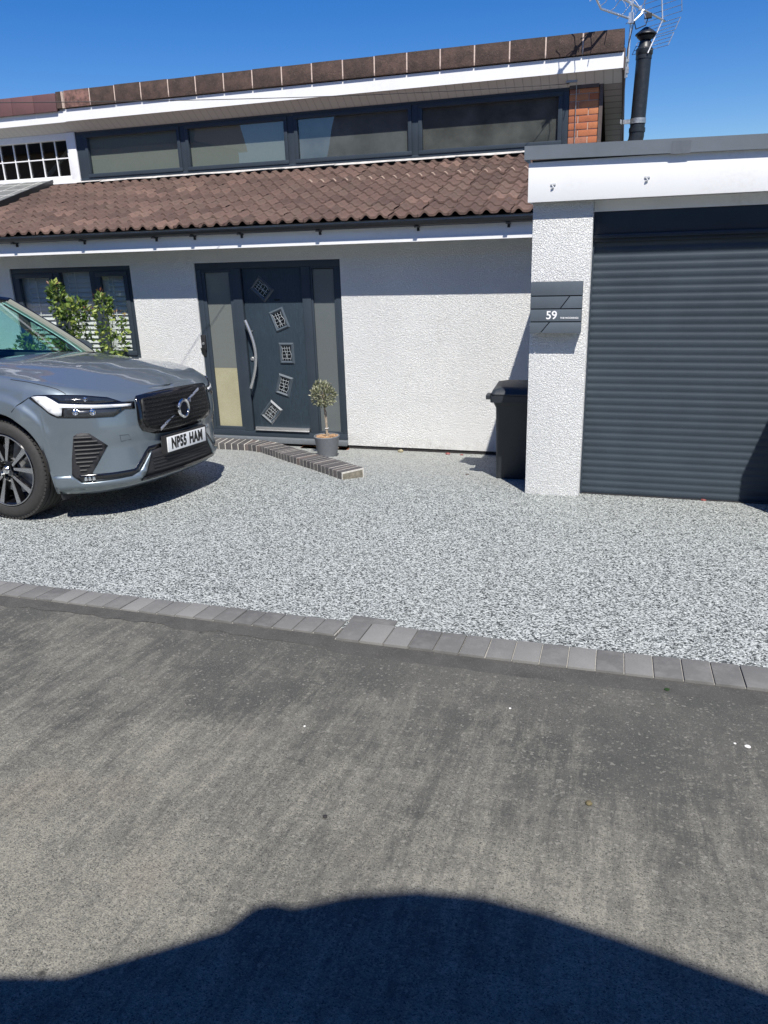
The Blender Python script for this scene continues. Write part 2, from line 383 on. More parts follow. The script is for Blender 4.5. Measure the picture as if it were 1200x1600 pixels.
# tarmac infill against the edging
mb = MB(); random.seed(3)
xe = [-5 + .08 * i for i in range(110)]
def outer(X): return (3.0 - .0 if X < -1.24 else 2.975 + .025 * max(0, X + .3))
wob = [random.uniform(-.02, .02) for _ in xe]
mb.grid(lambda i, j: (xe[i], (outer(xe[i]) + .06) if j else outer(xe[i]) - (.14 if xe[i] > -1.2 else .10) + wob[i], gz(3) + .004 + (3 - (outer(xe[i]) - .06 * (1 - j))) * .06), len(xe), 2)
o = mb.build('road_patch', NEWTAR); tag(o, kind='structure')
if o.data.polygons[0].normal.z < 0: o.data.flip_normals()

# block edging: two runs that meet in a jog
def blocks(name, items, label):
    mb = MB(); random.seed(len(items))
    for (cx, cy, w, l, a) in items:
        mb.cur = random.random()
        mt = Matrix.Translation((cx, cy, gz(cy) + random.uniform(-.002, .002))) @ Matrix.Rotation(a, 4, 'Z') @ Matrix.Rotation(-math.atan(.06), 4, 'X')
        mb.box((-w / 2 + .0025, -l / 2, -.05), (w / 2 - .0025, l / 2, .016), mt)
    t = thing(name, label, 'edging', (items[0][0], items[0][1], gz(3)))
    o = mb.build('block_course', BLOCK, t, bevel=.004); o.location = -t.location
    g = MB()
    for (cx, cy, w, l, a) in items:
        mt = Matrix.Translation((cx, cy, gz(cy))) @ Matrix.Rotation(a, 4, 'Z') @ Matrix.Rotation(-math.atan(.06), 4, 'X')
        g.box((-w / 2 - .004, -l / 2 + .004, -.04), (w / 2 + .004, l / 2 + .006, .008), mt)
    o = g.build('joint_sand', MORTAR, t); o.location = -t.location
    return t
left = [(-1.295 - .107 * i, 3.087 - .0003 * i, .107, .165, R(-2)) for i in range(46)]
left.append((-1.115, 3.205, .235, .075, R(-2)))
blocks('block_edging', left, 'charcoal block edging run in front of the grey car, set back at the jog')
right = [(-1.165 + .117 * i, 3.068 + (.0 if i < 6 else .0019 * (i - 6)), .117, .2, R(0 if i < 6 else 1)) for i in range(36)]
blocks('block_edging', right, 'charcoal block edging run in front of the garage, stepped out towards the road')

# ------------------------------------------------------------------ house
YW = 8.2
def glass_y(parent, name, x0, x1, z0, z1, y, m=None):
    mb = MB()
    if m: mb.box((x0, y, z0), (x1, y + .006, z1))
    else: mb.add([(x0, y, z0), (x1, y, z0), (x1, y, z1), (x0, y, z1)], [(0, 1, 2, 3)])
    return mb.build(name, m or GLASS, parent, fixn=False)
house = thing('house', 'white roughcast house with brown pantile lower roof and dark clerestory windows', 'house')
# ground floor wall with openings (door and window)
DX0, DX1, DZ0, DZ1 = -4.86, -3.07, .045, 2.115
WX0, WX1, WZ0, WZ1 = -7.474, -5.72, 1.0, 2.113
mb = MB(); T = .28; top = 2.565
for a, b, c, d in ((-16, WX0, .05, top), (WX0, WX1, .05, WZ0), (WX0, WX1, WZ1, top), (WX1, DX0, .05, top), (DX0, DX1, DZ1, top), (DX1, -.45, .05, top)):
    mb.box((a, YW, c), (b, YW + T, d))
mb.build('wall', RENDER, house)
mb = MB(); mb.box((-16, YW + .012, -.1), (DX0, YW + .1, .05)); mb.box((DX1, YW + .012, -.1), (-.46, YW + .1, .05)); mb.box((DX0, YW + .03, -.1), (DX1, YW + .1, .0))
mb.build('plinth', DAMP, house)
# interior behind the openings
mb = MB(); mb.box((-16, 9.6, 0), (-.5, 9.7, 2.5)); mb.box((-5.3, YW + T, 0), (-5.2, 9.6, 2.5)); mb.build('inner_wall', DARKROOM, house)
# eaves: fascia, soffit, gutter
mb = MB(); mb.box((-16, 7.885, 2.262), (-.80, 7.91, 2.478)); mb.build('eaves_fascia', UPVC, house)
mb = MB(); mb.box((-16, 7.875, 2.262), (-.80, 7.884, 2.30))
mb.build('fascia_lip', UPVC, house)
mb = MB(); mb.box((-16, 7.911, 2.268), (-.80, YW - .002, 2.28)); mb.build('soffit_board', SOFFIT, house)
mb = MB()
n = 12
prof = [(7.835 + .052 * math.cos(math.pi + math.pi * k / n), 2.455 + .052 * math.sin(math.pi + math.pi * k / n) * 1.0) for k in range(n + 1)]
prof2 = [(7.835 + .048 * math.cos(math.pi + math.pi * k / n), 2.457 + .048 * math.sin(math.pi + math.pi * k / n)) for k in range(n, -1, -1)]
mb.prism([(-16, y, z) for y, z in prof + prof2], (15.19, 0, 0)); g = mb.build('gutter', GUTTER, house)
for i, x in enumerate([-7.0, -6.05, -5.1, -4.62, -4.05, -3.15, -2.1, -1.2, -8.2, -9.4]):
    mb = MB(); mb.box((x - .02, 7.80, 2.392), (x + .02, 7.884, 2.405)); mb.box((x - .012, 7.872, 2.36), (x + .012, 7.8845, 2.392)); mb.build('gutter_bracket', GUTTER, g)
# lower tiled roof
SL = (3.20 - 2.47) / (10.2 - 7.80)
def tiled_roof(x0, x1, y0, y1, zf, parent, name, roll=.152, courses=11, seed=1):
    rnd = random.Random(seed); mb = MB(); pitchX = 2 * roll; nx = int((x1 - x0) / pitchX); sub = 20; g = (y1 - y0) / courses
    for c in range(courses):
        ya = y0 + c * g; yb = ya + g + .03
        for t in range(nx + 1):
            tint = min(.9, max(0, rnd.gauss(.42, .24))); dz = rnd.uniform(-.005, .005); dy = rnd.uniform(-.007, .007)
            tilt = rnd.uniform(-.03, .03)
            ring = []
            for k in range(sub + 1):
                u = k / sub; x = min(x1, x0 + (t + u * .985) * pitchX)
                v = (u * 2) % 1; d = abs(v - .45); h = .036 * max(0, math.cos(min(1, d / .30) * math.pi / 2)) ** 1.3
                ring.append((x, h + dz + tilt * (u - .5) * pitchX))
            vs = []; lip = c == 7 and ring[0][0] > -4.0 and rnd.random() < .85
            for x, h in ring:
                vs += [(x, ya + dy, zf(ya) + h - .010), (x, ya + dy, zf(ya) + h + .012), (x, ya + dy + .006, zf(ya) + h + .019), (x, ya + dy + .045, zf(ya + .045) + h + .014), (x, yb, zf(yb) + h - .008)]
            f1 = []; f2 = []; f3 = []
            for k in range(sub):
                a = 5 * k; b = a + 5
                f1 += [(a, b, b + 1, a + 1), (a + 1, b + 1, b + 2, a + 2), (a + 3, b + 3, b + 4, a + 4)]
                top = ring[k][1] - dz > .014
                (f2 if lip and top else f1).append((a + 2, b + 2, b + 3, a + 3))
            o = len(mb.v); mb.cur = tint; mb.add(vs, f1)
            if f2: mb.f += [tuple(o + i for i in f) for f in f2]; mb.t += [.97] * len(f2)
    return mb.build(name, TILE, parent, smooth=True, angle=40, fixn=False)
zf = lambda y: 2.495 + SL * (y - 7.80)
roof = tiled_roof(-8.16, -.74, 7.80, 10.18, zf, house, 'tiled_roof')
mb = MB(); mb.add([(-8.16, 7.86, zf(7.86) - .03), (-.74, 7.86, zf(7.86) - .03), (-.74, 10.2, zf(10.2) - .03), (-8.16, 10.2, zf(10.2) - .03)], [(0, 1, 2, 3)]); mb.build('roof_underlay', DAMP, roof)
random.seed(5)
mb = MB()
xx = -7.75
while xx < -.9:
    w = random.uniform(.3, .5); h = random.uniform(.035, .055)
    mb.add([(xx, 10.05, zf(10.05) + .052 + random.uniform(-.005, .008)), (xx + w, 10.05, zf(10.05) + .052 + random.uniform(-.005, .008)), (xx + w, 10.145, 3.262), (xx, 10.145, 3.262)], [(0, 1, 2, 3)]); xx += w
mb.build('lead_flashing', LEAD, roof)
# clerestory window band
CY = 10.16
CX = [(-7.505, -6.075), (-5.895, -4.49), (-4.295, -2.82), (-2.635, -1.0)]
mb = MB()
mb.box((-7.70, CY, 3.235), (-.88, CY + .09, 3.30)); mb.box((-7.70, CY, 3.86), (-.88, CY + .09, 4.0))
xsm = [-7.70] + [v for p in CX for v in (p[0] - .05, p[1] + .05)] + [-.88]
for i in range(0, len(xsm), 2): mb.box((xsm[i], CY, 3.30), (xsm[i + 1], CY + .09, 3.86))
mb.build('clerestory_frame', ANTH, house, bevel=.004)
mb = MB(); mb.box((-7.70, CY + .03, 3.225), (-.86, CY + .2, 3.234)); mb.box((-7.72, CY - .02, 3.20), (-.86, CY + .1, 3.2345)); mb.build('clerestory_sill', ANTH, house)
BLIND1 = mat('cream_blind', (.20, .215, .19), .8, bump=(40, .2, .06))
PALEROOM = mat('room_wall', (.33, .31, .28), .9, bump=(2, .1, .12))
for i, (a, b) in enumerate(CX):
    mb = MB(); bars(mb, a - .05, b + .05, 3.30, 3.86, CY - .012, CY + .05, .047)
    w = mb.build('clerestory_window', ANTH, house, bevel=.004)
    glass_y(w, 'pane', a - .004, b + .004, 3.345, 3.815, CY + .02)
    if i < 2: mb = MB(); mb.box((a - .01, CY + .045, 3.34), (b + .01, CY + .05, 3.82)); mb.build('blind', BLIND1, w)
    if i == 2: mb = MB(); mb.box((a - .01, CY + .045, 3.34), (b + .01, CY + .05, 3.82)); mb.build('reflection_sheet', mat('reflection_grey', (.12, .125, .125), .9, bump=(3, .3, .35)), w)  # grey sheet whose colour stands in for reflections on this pane
    if i == 3: mb = MB(); mb.box((a - .01, CY + .045, 3.34), (b + .01, CY + .05, 3.82)); mb.build('reflection_sheet', mat('reflection_brown', (.095, .094, .088), .9, bump=(2.5, .3, .6)), w)  # brownish sheet, likewise coloured in place of the pane's reflections
# clerestory interior room (ceiling, back wall, cupboard)
mb = MB(); mb.box((-4.4, 13.2, 2.4), (-.9, 13.25, 4.0)); mb.box((-4.42, 10.3, 2.4), (-4.40, 13.2, 4.0)); mb.box((-.95, 10.3, 2.4), (-.93, 13.2, 4.0)); mb.box((-4.4, 10.3, 3.93), (-.9, 13.2, 3.96))
mb.box((-3.45, 10.3, 2.4), (-3.40, 13.2, 3.93))
mb.build('room_lining', PALEROOM, house)
mb = MB(); mb.box((-2.35, 10.7, 2.4), (-1.0, 11.2, 3.60)); mb.build('room_cupboard', DARKROOM, house, bevel=.01)
mb = MB(); mb.box((-4.25, 10.30, 3.30), (-3.9, 10.34, 3.86)); mb.build('curtain', mat('pale_curtain', (.5, .49, .46), .9, bump=(20, .6, .1)), house)
# brick pier at the right of the clerestory
def brickwall(x0, x1, z0, z1, y0, y1, parent, name, seed=2, bl=.215, bh=.065, mj=.010, m=BRICK, mm=None):
    rnd = random.Random(seed); mb = MB(); z = z0; r = 0
    while z < z1 - .02:
        x = x0 - (bl + mj) * (.5 if r % 2 else 0)
        while x < x1:
            a = max(x, x0); b = min(x + bl, x1)
            if b - a > .02:
                mb.cur = rnd.random(); e = rnd.uniform(0, .003); mb.box((a, y0 - e, z), (b, y1, min(z + bh, z1)))
            x += bl + mj
        z += bh + mj; r += 1
    o = mb.build(name, m, parent, bevel=.003)
    mb = MB(); mb.box((x0 + .004, y0 + .006, z0), (x1 - .004, y1 - .004, z1)); mb.build('mortar', mm or MORTARP, o); return o
brickwall(-.875, -.545, 3.0, 3.87, CY, CY + .35, house, 'brick_pier')
mb = MB(); mb.box((-.877, CY - .02, 3.872), (-.547, CY + .1, 4.10)); mb.box((-.540, CY - .01, 3.0), (-.50, CY + .05, 4.04)); mb.build('timber_trim', BROWNS, house)
# upper roof: rises towards the front, high edge capped with coping tiles
FY = 9.95
mb = MB(); mb.box((-7.66, FY, 4.005), (-.292, FY + .02, 4.155)); mb.build('upper_fascia', UPVC, house)
mb = MB()
rs = -.56                                                     # fall to the back
mb.add([(-7.66, FY + .021, 4.015), (-.30, FY + .021, 4.015), (-.30, CY + .0, 3.895), (-7.66, CY + .0, 3.895)], [(0, 1, 2, 3)])
mb.build('front_soffit', SOFFIT, house, fixn=False)
def b_versof(N):
    y = N.sep(N.tc.outputs['Object'], 1); f = N.math('FRACT', N.math('MULTIPLY', y, 9)); g = N.mapr(N.math('ABSOLUTE', N.math('SUBTRACT', f, .5)), .4, .5, 0, 1)
    N.color(N.mixc(g, (.34, .30, .29), (.14, .12, .12))); N.bump(N.math('SUBTRACT', 1, g), .5, .005); N.rough(N.mapr(N.noise(9), 0, 1, .4, .6))
mb = MB(); L = 5.0; rz = .42
mb.add([(-.50, FY + .05, 4.0), (-.30, FY + .05, 4.0), (-.30, FY + L, 4.0 - rz * L), (-.50, FY + L, 4.0 - rz * L)], [(0, 1, 2, 3)])
mb.build('verge_soffit', mat('brown_soffit', build=b_versof), house, fixn=False)
mb = MB(); mb.prism([(-.298, FY + .02, 3.99), (-.298, FY + .02, 4.2), (-.298, FY + L, 4.2 - rz * L), (-.298, FY + L, 3.99 - rz * L)], (.02, 0, 0)); mb.build('bargeboard', BROWNS, house)
mb = MB(); mb.box((-.53, CY + .1, 0), (-.50, 14, 3.3)); mb.build('gable_wall', RENDER, house)
mb = MB()
mb.add([(-7.66, FY + .02, 4.22), (-.29, FY + .02, 4.22), (-.29, FY + L, 4.22 - rz * L), (-7.66, FY + L, 4.22 - rz * L)], [(0, 1, 2, 3)])
ur = mb.build('upper_roof', TILE, house, fixn=False)
rnd = random.Random(4); mb = MB(); mo = MB(); x = -7.66
edges = [-7.615, -7.2, -6.805, -6.40, -5.985]
while edges[-1] < -.75: edges.append(edges[-1] + .404)
edges = [e for e in edges if e < -.5] + [-.288]
for i in range(len(edges) - 1):
    a, b = edges[i], edges[i + 1]; mb.cur = .97 if i == 0 else rnd.random() * .85
    z0, z1 = 4.168 + rnd.uniform(-.003, .003), 4.382 + rnd.uniform(-.004, .004)
    mb.prism([(a + .008, FY - .03, z0), (a + .008, FY - .02, z1), (a + .008, FY + .22, z1 - .10), (a + .008, FY + .22, z1 - .12), (a + .008, FY - .002, z1 - .03), (a + .008, FY - .012, z0)], (b - a - .016, 0, 0))
cp = mb.build('coping_tiles', COPE, house, bevel=.005)
mo.prism([(-7.612, FY - .016, 4.172), (-7.612, FY - .022, 4.20), (-7.612, FY - .014, 4.376), (-7.612, FY + .1, 4.33), (-7.612, FY + .1, 4.172)], (7.30, 0, 0))
mo.build('coping_joint', mat('coping_mortar', (.58, .46, .40), .9, bump=(40, .6, .15)), cp)
# --- front door set
df = MB()
bars(df, DX0, DX1, DZ0 + .06, DZ1, YW + .015, YW + .09, .07)
df.box((-4.40, YW + .012, DZ0 + .13), (-4.285, YW + .09, DZ1 - .07)); df.box((-3.54, YW + .012, DZ0 + .13), (-3.435, YW + .09, DZ1 - .07))
door_frame = df.build('door_frame', ANTH, house, bevel=.005)
for a, b, w in ((DX0 + .07, -4.40, .04), (-3.435, DX1 - .07, .022)):
    mb = MB(); bars(mb, a, b, DZ0 + .13, DZ1 - .07, YW + .022, YW + .07, w); mb.build('sidelight_bead', ANTH, door_frame, bevel=.003)
mb = MB(); mb.box((DX0 - .0, YW - .05, DZ0), (DX1 + .0, YW + .1, DZ0 + .058)); mb.build('threshold', mat('threshold_grey', (.13, .145, .16), .4, bump=(20, .1, .1)), door_frame, bevel=.006)
sl = thing  # keep name short
FROSTL = mat('obscure_glass_left', (.15, .165, .155), .22, coat=.6, bump=(160, .25, .08))
p = glass_y(door_frame, 'side_pane', DX0 + .11, -4.44, .92, DZ1 - .11, YW + .045, FROSTL)
# lower half of the left sidelight is backed by something cream
def b_cream(N):
    N.color(N.mixc(N.mapr(N.noise(5, 3), .3, .7, 0, 1), (.33, .31, .20), (.38, .36, .24))); N.rough(N.mapr(N.noise(100), 0, 1, .2, .35))
p = glass_y(door_frame, 'side_pane', DX0 + .11, -4.44, .17, .9205, YW + .046, mat('cream_backed_glass', coat=.5, build=b_cream)); p['label'] = 'cream lower half of the side pane'
glass_y(door_frame, 'side_pane', -3.413, DX1 - .092, .17, DZ1 - .10, YW + .045, FROST1)
lx0, lx1, lz0, lz1 = -4.275, -3.55, .20, 2.045
mb = MB(); mb.box((lx0, YW + .04, lz0), (lx1, YW + .085, lz1)); leaf = mb.build('door_leaf', LEAFDOOR, house, bevel=.003)
mb = MB(); mb.box((lx0 + .02, YW + .008, lz0 - .012), (lx1 - .005, YW + .039, lz0 + .022)); mb.box((lx0 + .02, YW - .006, lz0 - .016), (lx1 - .005, YW + .0395, lz0 - .0125)); mb.build('weather_bar', STEEL, leaf, bevel=.003)
LEADG = mat('etched_glass', (.008, .011, .013), .10, coat=.4, bump=(30, .1, .2))
PALE = mat('pale_lead', (.42, .45, .46), .35, .2, bump=(30, .1, .05))
DFR = mat('diamond_frame', build=b_anth((.06, .078, .095), False, .4))
dia = [(-4.042, 1.817, 48), (-3.852, 1.475, 20), (-3.790, 1.097, 0), (-3.852, .725, -17), (-4.043, .400, -40)]
for ci, (x, z, a) in enumerate(dia):
    mt = Matrix.Translation((x, YW + .04, z)) @ Matrix.Rotation(R(-a), 4, 'Y')
    s, h = .094, .121
    mb = MB()
    o_ = [(-s, 0, -h), (s, 0, -h), (s, 0, h), (-s, 0, h)]; m_ = [(-s + .018, -.018, -h + .018), (s - .018, -.018, -h + .018), (s - .018, -.018, h - .018), (-s + .018, -.018, h - .018)]
    i_ = [(-s + .036, -.006, -h + .036), (s - .036, -.006, -h + .036), (s - .036, -.006, h - .036), (-s + .036, -.006, h - .036)]
    mb.add([mt @ Vector(q) for q in o_ + m_ + i_], [(k, (k + 1) % 4, 4 + (k + 1) % 4, 4 + k) for k in range(4)] + [(4 + k, 4 + (k + 1) % 4, 8 + (k + 1) % 4, 8 + k) for k in range(4)])
    d = mb.build('diamond_light', DFR, leaf)
    mb = MB(); mb.box((-s + .03, -.004, -h + .03), (s - .03, -.001, h - .03), mt); mb.build('glass', LEADG, d)
    mb = MB(); rr = random.Random(11 + ci)
    for k in range(4):
        zz = -.055 + k * .037; zz2 = zz + rr.uniform(-.008, .008)
        mb.tube([mt @ Vector((-.050, -.008, zz)), mt @ Vector((.050, -.008, zz2))], .0022, 6)
    xa = -.047
    for k in range(4):
        x1 = xa + k * .031; mb.tube([mt @ Vector((x1, -.009, -.078)), mt @ Vector((x1 + (.018 if k % 2 else -.008), -.009, -.02)), mt @ Vector((x1, -.009, .03)), mt @ Vector((x1 + rr.uniform(-.01, .01), -.009, .078))], .0024, 6)
    mb.build('lead_pattern', PALE, d)
mb = MB(); pts = []
for k in range(25):
    t = k / 24; z = .70 + t * .78; pts.append((-4.243 + .098 * math.sin(math.pi * t), YW - .045, z))
mb.tube(pts, .017, 12)
for t in (.17, .83):
    z = .70 + t * .78; xq = -4.243 + .085 * math.sin(math.pi * t); mb.tube([(xq, YW - .035, z), (xq - .01, YW + .04, z)], .009, 8)
mb.build('handle', STEEL, leaf, smooth=True)
mb = MB(); mb.lathe([(0, -.012), (.018, -.012), (.024, -.004), (.024, .0)], 20, (-4.235, YW + .04, 1.03), 'y'); mb.build('lock', STEEL, leaf, smooth=True)
mb = MB(); mb.box((-3.90, YW + .034, 1.69), (-3.83, YW + .0405, 1.70)); mb.build('spyhole_plate', GBLACK, leaf)
cm = thing('door_camera', 'small black doorbell camera fixed to the left door jamb', 'doorbell', (-4.835, YW + .01, 1.22))
mb = MB(); mb.box((-.03, -.022, -.09), (.03, .004, .09)); mb.build('housing', MBLACK, cm, bevel=.008)
mb = MB(); mb.lathe([(0, -.028), (.014, -.028), (.016, -.0215)], 16, (0, 0, -.01), 'y'); mb.build('lens', STEEL, cm, smooth=True)
mb = MB(); mb.prism([(-.032, -.004, -.09), (-.032, -.045, -.06), (-.032, -.004, -.16)], (.05, 0, 0)); mb.build('bracket', MBLACK, cm)
# --- ground floor window with shutters behind
wf = MB()
bars(wf, WX0, WX1, WZ0, WZ1, YW + .02, YW + .09, .06)
for x in (-6.80, -6.27): wf.box((x - .045, YW + .017, WZ0 + .06), (x + .045, YW + .09, WZ1 - .06))
win = wf.build('window_frame', ANTH, house, bevel=.005)
SH = mat('shutter_white', (.74, .74, .73), .5, bump=(8, .1, .06))
for a, b, cas in ((WX0 + .06, -6.845, 1), (-6.755, -6.315, 0), (-6.225, WX1 - .06, 1)):
    z0, z1 = WZ0 + .06, WZ1 - .06
    if cas:
        mb = MB(); bars(mb, a, b, z0, z1, YW + .008, YW + .06, .058); mb.build('casement', ANTH, win, bevel=.005); a += .058; b -= .058; z0 += .058; z1 -= .058
    glass_y(win, 'pane', a - .005, b + .005, z0 - .005, z1 + .005, YW + .04)
    mb = MB(); y = YW + .105
    for xx in (a + .03, (a + b) / 2, b - .03): pass
    mb.box((a - .05, y, z0 - .05), (a + .055, y + .03, z1 + .05)); mb.box((b - .035, y, z0 - .05), (b + .05, y + .03, z1 + .05))
    z = z0
    while z < z1 + .04:
        mt = Matrix.Translation(((a + b) / 2, y + .015, z)) @ Matrix.Rotation(R(62), 4, 'X'); hw = (b - a) / 2 + .03
        mb.box((-hw, -.032, -.004), (hw, .032, .004), mt); z += .056
    mb.tube([((a + b) / 2 - .05, y - .012, z0), ((a + b) / 2 - .05, y - .012, z1)], .006, 6)
    mb.build('shutter', SH, win)

# ------------------------------------------------------------------ neighbouring house on the left
nb = thing('neighbour_house', 'adjoining house at the left edge with white georgian-bar window and smooth red coping', 'house', (0, 0, 0))
mb = MB(); mb.box((-16, FY + .004, 4.0), (-7.664, FY + .02, 4.137)); mb.box((-16, FY + .03, 4.0), (-7.664, FY + .3, 4.18)); mb.build('fascia', UPVC, nb)
mb = MB(); mb.add([(-16, FY + .021, 4.01), (-7.655, FY + .021, 4.01), (-7.655, CY, 3.90), (-16, CY, 3.90)], [(0, 1, 2, 3)]); mb.build('soffit', SOFFIT, nb, fixn=False)
def b_ncope(N):
    a = N.attr('tint'); n = N.noise(3, 5, .7)
    c = N.ramp(a, [(0, (.120, .060, .062)), (1, (.160, .078, .072))]); N.color(N.mixc(N.mapr(n, .4, .75, 0, .6), c, (.075, .045, .045))); N.rough(N.mapr(n, 0, 1, .5, .7)); N.bump(n, .3, .005)
mb = MB(); rnd = random.Random(3); x = -7.745
mo = MB(); mo.box((-7.66, FY - .02, 4.166), (-7.624, FY + .1, 4.37)); mo.build('coping_joint', MORTARP, nb)
while x > -16:
    mb.cur = rnd.random(); z1 = 4.36
    mb.prism([(x - .370, FY - .035, 4.135), (x - .370, FY - .025, z1), (x - .370, FY + .22, z1 - .1), (x - .370, FY + .22, z1 - .13), (x - .370, FY - .0, 4.135)], (.366, 0, 0)); x -= .37
mb.build('coping_tiles', mat('smooth_red_coping', build=b_ncope), nb, bevel=.006)
mb = MB(); mb.cur = .2; mb.prism([(-7.740, FY - .03, 4.168), (-7.740, FY - .022, 4.372), (-7.740, FY + .2, 4.28), (-7.740, FY + .2, 4.15)], (.075, 0, 0)); mb.build('cut_coping_tile', COPE, nb)
mb = MB()
mb.box((-7.84, CY - .015, 3.235), (-7.702, CY + .10, 3.90)); mb.box((-9.6, CY, 3.245), (-7.84, CY + .1, 3.345)); mb.box((-9.6, CY, 3.815), (-7.84, CY + .1, 3.90))
mb.box((-7.872, CY + .01, 3.345), (-7.84, CY + .1, 3.815)); mb.box((-9.6, CY - .03, 3.238), (-7.72, CY - .001, 3.262))
wn = mb.build('window_frame', WHITE, nb, bevel=.004)
mb = MB()
for x in (-8.09, -8.33, -8.58, -8.82, -9.06, -9.30): mb.box((x - .007, CY + .03, 3.345), (x + .007, CY + .045, 3.815))
mb.box((-9.6, CY + .029, 3.574), (-7.872, CY + .046, 3.588)); mb.build('glazing_bar', WHITE, wn)
glass_y(wn, 'pane', -9.6, -7.87, 3.34, 3.82, CY + .05)
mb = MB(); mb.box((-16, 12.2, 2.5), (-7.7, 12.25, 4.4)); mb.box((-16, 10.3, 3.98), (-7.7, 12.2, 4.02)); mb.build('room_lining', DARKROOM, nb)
# roof truss timbers seen through the neighbour's window
mb = MB(); mt = lambda x, z: (x, CY + .7, z)
mb.tube([mt(-9.2, 3.15), mt(-8.15, 3.95)], .03, 6); mb.tube([mt(-8.22, 3.92), mt(-7.9, 3.55)], .03, 6); mb.build('roof_timber', mat('grey_timber', (.20, .20, .19), .8, bump=(20, .3, .2)), nb)
# small grey-tiled roof of the neighbour with dark verge
nz = lambda y: zf(y) + .085
def b_ntile(N):
    v = N.tc.outputs['Object']; fx = N.math('FRACT', N.math('MULTIPLY', N.sep(v, 0), 3.1)); fy = N.math('FRACT', N.math('MULTIPLY', N.sep(v, 1), 3.4))
    g = N.math('MAXIMUM', N.mapr(N.math('ABSOLUTE', N.math('SUBTRACT', fx, .5)), .46, .48, 0, 1), N.mapr(N.math('ABSOLUTE', N.math('SUBTRACT', fy, .5)), .455, .475, 0, 1))
    n = N.noise(12, 5, .7); N.color(N.mixc(g, N.mixc(N.mapr(n, .3, .7, 0, 1), (.10, .105, .10), (.165, .17, .165)), (.42, .42, .40))); N.bump(n, .4, .004); N.rough(N.mapr(n, 0, 1, .7, .9))
mb = MB(); mb.prism([(-16, 7.80, nz(7.8) - .06), (-16, 7.80, nz(7.8)), (-16, 10.15, nz(10.15)), (-16, 10.15, nz(10.15) - .06)], (7.80, 0, 0)); mb.build('tiled_roof', mat('grey_flat_tile', build=b_ntile), nb)
mb = MB(); mb.prism([(-8.198, 7.78, nz(7.8) - .10), (-8.198, 7.78, nz(7.8) + .012), (-8.198, 10.14, nz(10.14) + .012), (-8.198, 10.14, nz(10.14) - .10)], (.03, 0, 0)); mb.build('verge_board', GUTTER, nb)

# ------------------------------------------------------------------ garage
PX0, PX1, PY = -.742, -.318, 6.0
gar = thing('garage', 'flat-roofed garage with white pillar, anthracite roller door and grey roof trim', 'garage')
mb = MB(); mb.box((PX0, PY, .15), (PX1, PY + .34, 2.49)); mb.box((PX0 + .01, PY + .34, -.1), (PX0 + .2, YW - .001, 2.42)); mb.build('pillar', RENDER, gar, bevel=.008)
mb = MB(); mb.box((2.1, PY, .15), (2.5, PY + .34, 2.49)); mb.build('pillar', RENDER, gar, bevel=.008)
mb = MB(); mb.box((-.772, 5.93, 2.480), (3.2, 5.955, 2.74)); mb.box((-.772, 5.956, 2.480), (-.757, 6.25, 2.74)); f = mb.build('fascia', UPVC, gar, bevel=.002)
mb = MB()
for x, z in ((-.605, 2.587), (.02, 2.60)):
    mb = MB(); mb.box((x - .010, 5.922, z), (x + .025, 5.930, z + .010)); mb.tube([(x, 5.924, z), (x + .01, 5.922, z - .016), (x - .004, 5.923, z - .022)], .006, 6)
    mb.build('fixing_mark', mat('pale_fixing', (.50, .51, .52), .6, bump=(40, .2, .1)), f)
mb = MB(); mb.box((-.757, 5.956, 2.482), (3.2, PY + .20, 2.494)); mb.build('soffit', mat('grey_soffit', (.42, .40, .38), .6, bump=(4, .2, .1)), gar)
mb = MB()
tl, tr = 2.845, 2.80
mb.add([(-.80, 5.90, tl - .088), (3.2, 5.90, tr - .09 - .02), (3.2, 5.90, tr - .02), (-.80, 5.90, tl), (-.80, 5.93, tl - .088), (3.2, 5.93, tr - .11), (3.2, 5.93, tr - .02), (-.80, 5.93, tl)], [(0, 1, 2, 3), (7, 6, 5, 4), (0, 4, 5, 1), (3, 2, 6, 7), (0, 3, 7, 4), (1, 5, 6, 2)])
mb.add([(-.80, 5.93, tl - .003), (3.2, 5.93, tr - .023), (3.2, 6.25, tr - .023), (-.80, 6.25, tl - .003)], [(0, 1, 2, 3)]); mb.add([(-.80, 5.93, tl - .003), (-.80, 6.25, tl - .003), (-.80, 6.25, tl - .09), (-.80, 5.93, tl - .09)], [(0, 1, 2, 3)]); mb.box((-.755, 6.0, 2.50), (3.2, 6.25, tr - .04)); mb.box((-.74, 6.25, 2.42), (3.2, 9.9, 2.46))
cap = mb.build('roof_trim', CAP, gar)
mb = MB(); mb.box((.165, 5.8985, 2.735), (.285, 5.8995, 2.812)); mb.build('trim_joint', mat('trim_joint_grey', (.105, .122, .142), .5, bump=(20, .1, .1)), cap)
mb = MB(); mb.box((-.74, 5.95, 2.70), (3.2, 5.975, 2.755)); mb.build('trim_gasket', CAP, gar)
mb = MB(); mb.box((PX1 + .001, 6.08, 2.405), (2.1, 6.30, 2.481)); mb.build('lintel_board', UPVC, gar)
mb = MB(); mb.box((PX1 + .001, 6.10, 2.235), (2.1, 6.30, 2.4045)); mb.box((PX1 + .001, 6.085, 2.225), (2.1, 6.11, 2.250)); mb.box((PX1 + .001, 6.115, 2.200), (2.1, 6.3, 2.2345)); box_ = mb.build('roller_box', mat('dark_box', build=b_anth((.018, .028, .042))), gar, bevel=.003)
